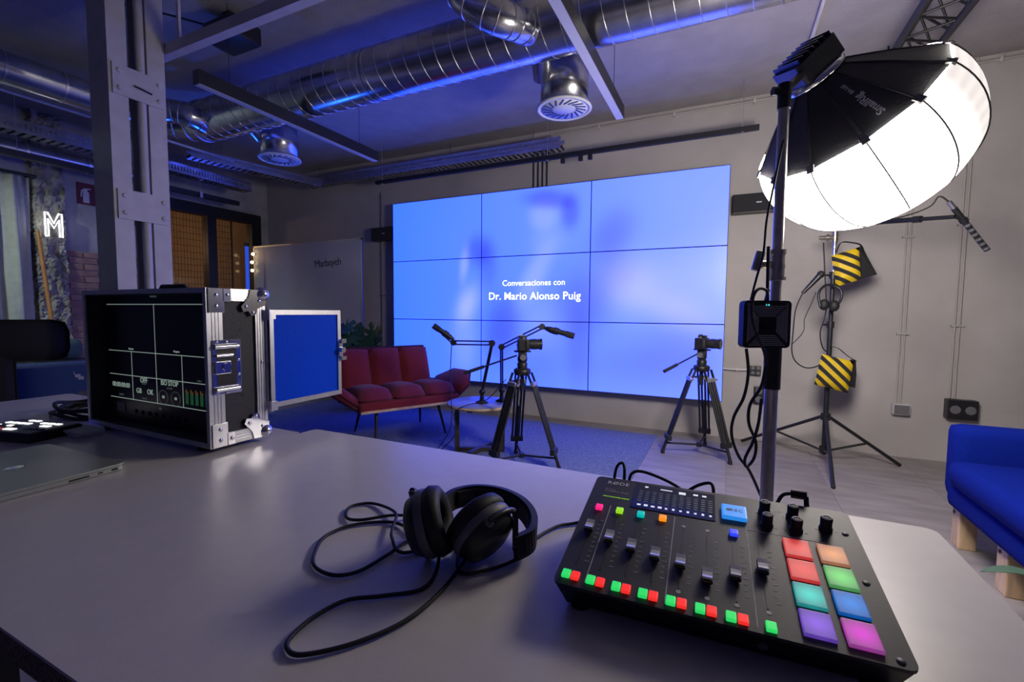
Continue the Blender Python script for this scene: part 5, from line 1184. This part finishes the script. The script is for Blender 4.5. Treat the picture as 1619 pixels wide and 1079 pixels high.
# ================================================================== AUDIO MIXER
MU = Vector((.9993, .0379, 0)); MV = Vector((-.0373, .9822, .1842)); MN = MU.cross(MV).normalized(); MC = Vector((-.0093, .6431, .8235))
MM = Matrix(((MU.x, MV.x, MN.x, MC.x), (MU.y, MV.y, MN.y, MC.y), (MU.z, MV.z, MN.z, MC.z), (0, 0, 0, 1)))
mx = thing('audio_mixer', 'black podcast audio mixer with faders and coloured pads on the white table', 'audio mixer', (MC.x, MC.y, TZ))
HW, HD = .1785, .129
part('top_plate', MB().prism(rrect(HW*2, HD*2, .009), -.004, 0, MM), 'mixer_face', mx)
def dn(u, v, w, z): p = MM @ Vector((u, v, w)); p.z = z; return p
tp = [MM @ Vector((a*(HW-.003), b*(HD-.003), -.004)) for a, b in ((-1, -1), (1, -1), (1, 1), (-1, 1))]
bt = [dn(a*(HW-.012), b*(HD-.012)+ (.012 if b < 0 else -.004), 0, TZ+.0025) for a, b in ((-1, -1), (1, -1), (1, 1), (-1, 1))]
part('housing', MB().add(tp+bt, [(0, 1, 2, 3), (4, 7, 6, 5), (0, 4, 5, 1), (1, 5, 6, 2), (2, 6, 7, 3), (3, 7, 4, 0)]), 'mixer_body', mx)
for a, b in ((-.15, -.10), (.15, -.10), (.15, .1), (-.15, .1)): p = dn(a, b, 0, TZ); part('rubber_foot', MB().cyl(p, p+Vector((0, 0, .003)), .012, n=12), 'black_rubber', mx)
MI = TM[mx.name].inverted() @ MM
def mshare(cache, name, mb, mats, u, v, w=0, key=None, rot=None):
    k = (name, key)
    Mt = MI @ Matrix.Translation((u, v, w))
    if rot: Mt = Mt @ rot
    if k not in cache: o = cache[k] = mk(name, mb, mats); o.parent = mx; o.matrix_local = Mt
    else: o = share(cache[k], name, mx, M=Mt)
    return o
CA = {}
U0, DU = -.1585, .0309
caps = (-.016, -.0307, -.0405, -.0472, -.0516, -.0665, -.0519, -.0301)
slot = MB().box((-.0011, -.056, 0), (.0011, .056, .0005))
tick = MB()
for k in range(10): tick.box((.0085, -.045+k*.0098, .0), (.0085+(.006 if k % 3 == 0 else .004), -.0441+k*.0098, .0003))
capm = MB().box((-.0062, -.0105, .002), (.0062, .0105, .0072), bev=.002)
caps_top = MB().add([(-.0056, -.008, .0102), (.0056, -.008, .0102), (.0056, -.003, .0088), (-.0056, -.003, .0088), (.0056, .003, .0088), (-.0056, .003, .0088), (.0056, .009, .0102), (-.0056, .009, .0102), (-.0056, -.008, .007), (.0056, -.008, .007), (-.0056, .009, .007), (.0056, .009, .007)],
    [(0, 1, 2, 3), (3, 2, 4, 5), (5, 4, 6, 7), (8, 9, 1, 0), (7, 6, 11, 10)], 0, False)
btn = MB().box((-.0052, -.0062, 0), (.0052, .0062, .004), bev=.0012)
names = ['pink', 'lime', 'teal', 'orange', None, None, 'blue', None]
jack = MB().cyl((0, 0, 0), (0, 0, .0004), .0028, n=12)
for i in range(8):
    u = U0+DU*i
    s = mshare(CA, 'fader_slot', slot, 'black_paint', u, -.037)
    mshare(CA, 'scale_marks', tick, 'print_grey', u, -.037)
    c = mshare(CA, 'fader_knob', capm, 'black_plastic', u, caps[i]-.001)
    g = mk('knob_cap', caps_top, 'fader_cap') if i == 0 else share(g0, 'knob_cap', c)
    if i == 0: g0 = g; g.parent = c
    g['label'] = 'clear grey fader cap'
    if names[i]: mshare(CA, 'channel_button', MB().box((-.0052, -.0055, 0), (.0052, .0055, .005), bev=.0014), LIT[names[i]], u+.002, .036 if i < 6 else .0308, 0, names[i])
    ub = u-.007 if i < 7 else u
    mshare(CA, 'listen_button', btn, 'btn_green', ub, -.1128-.0009*i, 0, 'g')
    if i < 7: mshare(CA, 'mute_button', btn, 'btn_red', ub+.0117, -.1133-.0008*i, 0, 'r')
    if i > 3: mshare(CA, 'indicator', jack, 'print_grey', u, -.098)
    if i in (4, 5): mshare(CA, 'indicator', jack, 'print_grey', u, .028)
sp = MB()
for u, a, b in ((-.141, -.119, .048), (-.048, -.121, .047), (.0451, -.123, .047)): sp.box((u-.0005, a, 0), (u+.0005, b, .0003), MM)
sp.box((.0451, .0465, 0), (.1400, .0475, .0003), MM).box((.1395, .036, 0), (.1405, .0475, .0003), MM)
part('divider_line', sp, 'print_grey', mx)
part('touch_screen', MB().box((-.113, .053, 0), (.006, .122, .0008), MM), 'black_gloss', mx)
mt = MB()
for k in range(11):
    for q in range(6): mt.box((-.105+k*.0102, .072+q*.0056, .0009), (-.0995+k*.0102, .0745+q*.0056, .0011), MM)
part('level_meters', mt, 'lcd_dim', mx)
ic = MB()
for k in range(11): ic.box((-.104+k*.0102, .061, .0009), (-.1005+k*.0102+(.002 if k < 4 else 0), .0645+(.001 if k % 2 else 0), .0011), MM)
part('screen_icons', ic, 'lcd_white', mx)
ic = MB().box((-.098, .113, .0009), (-.093, .1165, .0011), MM).box((-.074, .1125, .0009), (-.056, .1145, .0011), MM).box((-.046, .108, .0009), (-.036, .1145, .0011), MM).box((-.025, .1105, .0009), (-.018, .1145, .0011), MM).box((-.012, .1105, .0009), (-.006, .1145, .0011), MM)
part('screen_icons', ic, 'lcd_white', mx)
part('record_button', MB().box((.0145, .0625, 0), (.0475, .0945, .006), MM, bev=.002), LIT['sky'], mx, label='large lit blue record button')
part('lettering', xf(text_mb('REC', .0085, bold=.0002, spacing=1.2, thick=.0001), MM @ T(.034, .080, .0062)), 'black_paint', mx)
part('record_dot', MB().cyl(MM @ Vector((.0235, .080, .006)), MM @ Vector((.0235, .080, .0063)), .003, n=12), 'black_paint', mx)
part('lettering', xf(text_mb('R\u00d8DE', .0125, bold=.0001, spacing=1.1, thick=.0001), MM @ T(-.141, .113, .0002)), 'print_white', mx)
part('lettering', xf(text_mb('Podcast\nProduction Studio', .0052, 'LEFT', thick=.0001), MM @ T(-.158, .0905, .0002)), 'print_grey', mx)
part('lettering', xf(text_mb('MULTI-CHANNEL AUDIO', .0036, 'LEFT', thick=.0001), MM @ T(-.158, .072, .0002)), LIT['lime'], mx)
pads = [('red', (.75, .05, .05), (1., .09, .07)), ('amber', (.5, .2, .12), (1., .38, .12)), ('coral', (.75, .05, .05), (1., .08, .07)), ('green', (.1, .4, .12), (.18, .95, .2)), ('turquoise', (.02, .32, .33), (.05, .9, .78)), ('azure', (.0, .12, .5), (.0, .28, 1.)), ('violet', (.14, .06, .5), (.32, .12, 1.)), ('magenta', (.38, .06, .35), (.95, .02, .85))]
uvp = [(.1015, .0215), (.1395, .0215), (.1015, -.0195), (.1395, -.0195), (.1015, -.0605), (.1395, -.0605), (.1015, -.1015), (.1395, -.1015)]
for (n_, a, b), (u, v) in zip(pads, uvp):
    o = mshare(CA, 'sound_pad', MB().box((-.0148, -.0175, 0), (.0148, .0175, .004), bev=.0015), pad_mat('pad_'+n_, a, b), u, v, 0, n_)
    o['label'] = 'lit '+n_+' pad'
kn = MB().lathe([(.0082, .0), (.0082, .003), (.0068, .0035), (.0072, .017), (.0066, .018), (.0, .018)], 24)
kt = MB().lathe([(.0045, .0181), (.0058, .0181), (.0058, .0186), (.0045, .0186)], 20, close=False)
for u, v in ((.0715, .0955), (.0715, .064), (.1066, .0955), (.1066, .064), (.1431, .0785)):
    k_ = mshare(CA, 'rotary_knob', kn, 'black_rubber', u, v); r_ = mk('knob_ring', kt, 'print_grey'); r_.parent = k_
    for a in (-1, 1): mshare(CA, 'knob_mark', MB().box((-.0015, -.0002, 0), (.0015, .0002, .0003)), 'print_grey', u+a*.0115, v-.003)
part('lettering', xf(text_mb('H H', .0045, bold=.0002, thick=.0001), MM @ T(.089, .1035, .0003)), 'print_white', mx)
for u, v in ((.1645, -.0166), (.1655, -.1205), (.1645, .075)):
    s = mshare(CA, 'corner_screw', MB().lathe([(.0, 0), (.004, 0), (.0035, .001), (.0, .001)], 14), 'grey_plastic', u, v)
p = (tp[0]*.35+tp[1]*.65)*.45+(bt[0]*.35+bt[1]*.65)*.55; nf = (tp[1]-tp[0]).cross(bt[0]-tp[0]).normalized()
if nf.y > 0: nf = -nf
part('headphone_jack', MB().cyl(p+nf*.0003, p+nf*.002, .0055, n=14), 'grey_plastic', mx)
# leads at the back of the mixer
bk_ = [([dn(-.155, .128, 0, .80), MM @ Vector((-.152, .150, .004)), MM @ Vector((-.143, .163, .012)), MM @ Vector((-.137, .150, .004)), MM @ Vector((-.136, .128, -.02))], 'left-hand blue-lit lead looping out of the back of the audio mixer'),
       ([MM @ Vector((-.128, .130, -.015)), MM @ Vector((-.125, .150, .001)), MM @ Vector((-.105, .158, .003)), MM @ Vector((-.06, .150, -.006)), MM @ Vector((-.03, .140, -.02))], 'black lead arching behind the screen of the audio mixer'),
       ([MM @ Vector((-.04, .150, -.022)), MM @ Vector((-.02, .150, -.004)), MM @ Vector((-.002, .152, .003)), MM @ Vector((.004, .142, .0)), MM @ Vector((.004, .128, -.02))], 'short lead plugged in behind the record button of the audio mixer')]
for pts, lb in bk_: solo('audio_lead', MB().tube(pts, .0026, 8, smooth=7), 'black_rubber', lb, 'cable', 'leads behind the audio mixer')
pg = thing('jack_plug', 'black angled plug and lead at the back right corner of the audio mixer', 'cable', MM @ Vector((.125, .145, 0)))
part('plug', MB().cyl(MM @ Vector((.112, .150, .006)), MM @ Vector((.132, .146, .008)), .0065, n=12).cyl(MM @ Vector((.131, .146, .006)), MM @ Vector((.131, .128, -.015)), .0035, n=8), 'black_rubber', pg)
part('lead', MB().tube([MM @ Vector((.112, .150, .006)), MM @ Vector((.10, .148, .001)), MM @ Vector((.09, .140, -.02)), MM @ Vector((.086, .15, -.04))], .0028, 8, smooth=6), 'black_rubber', pg)
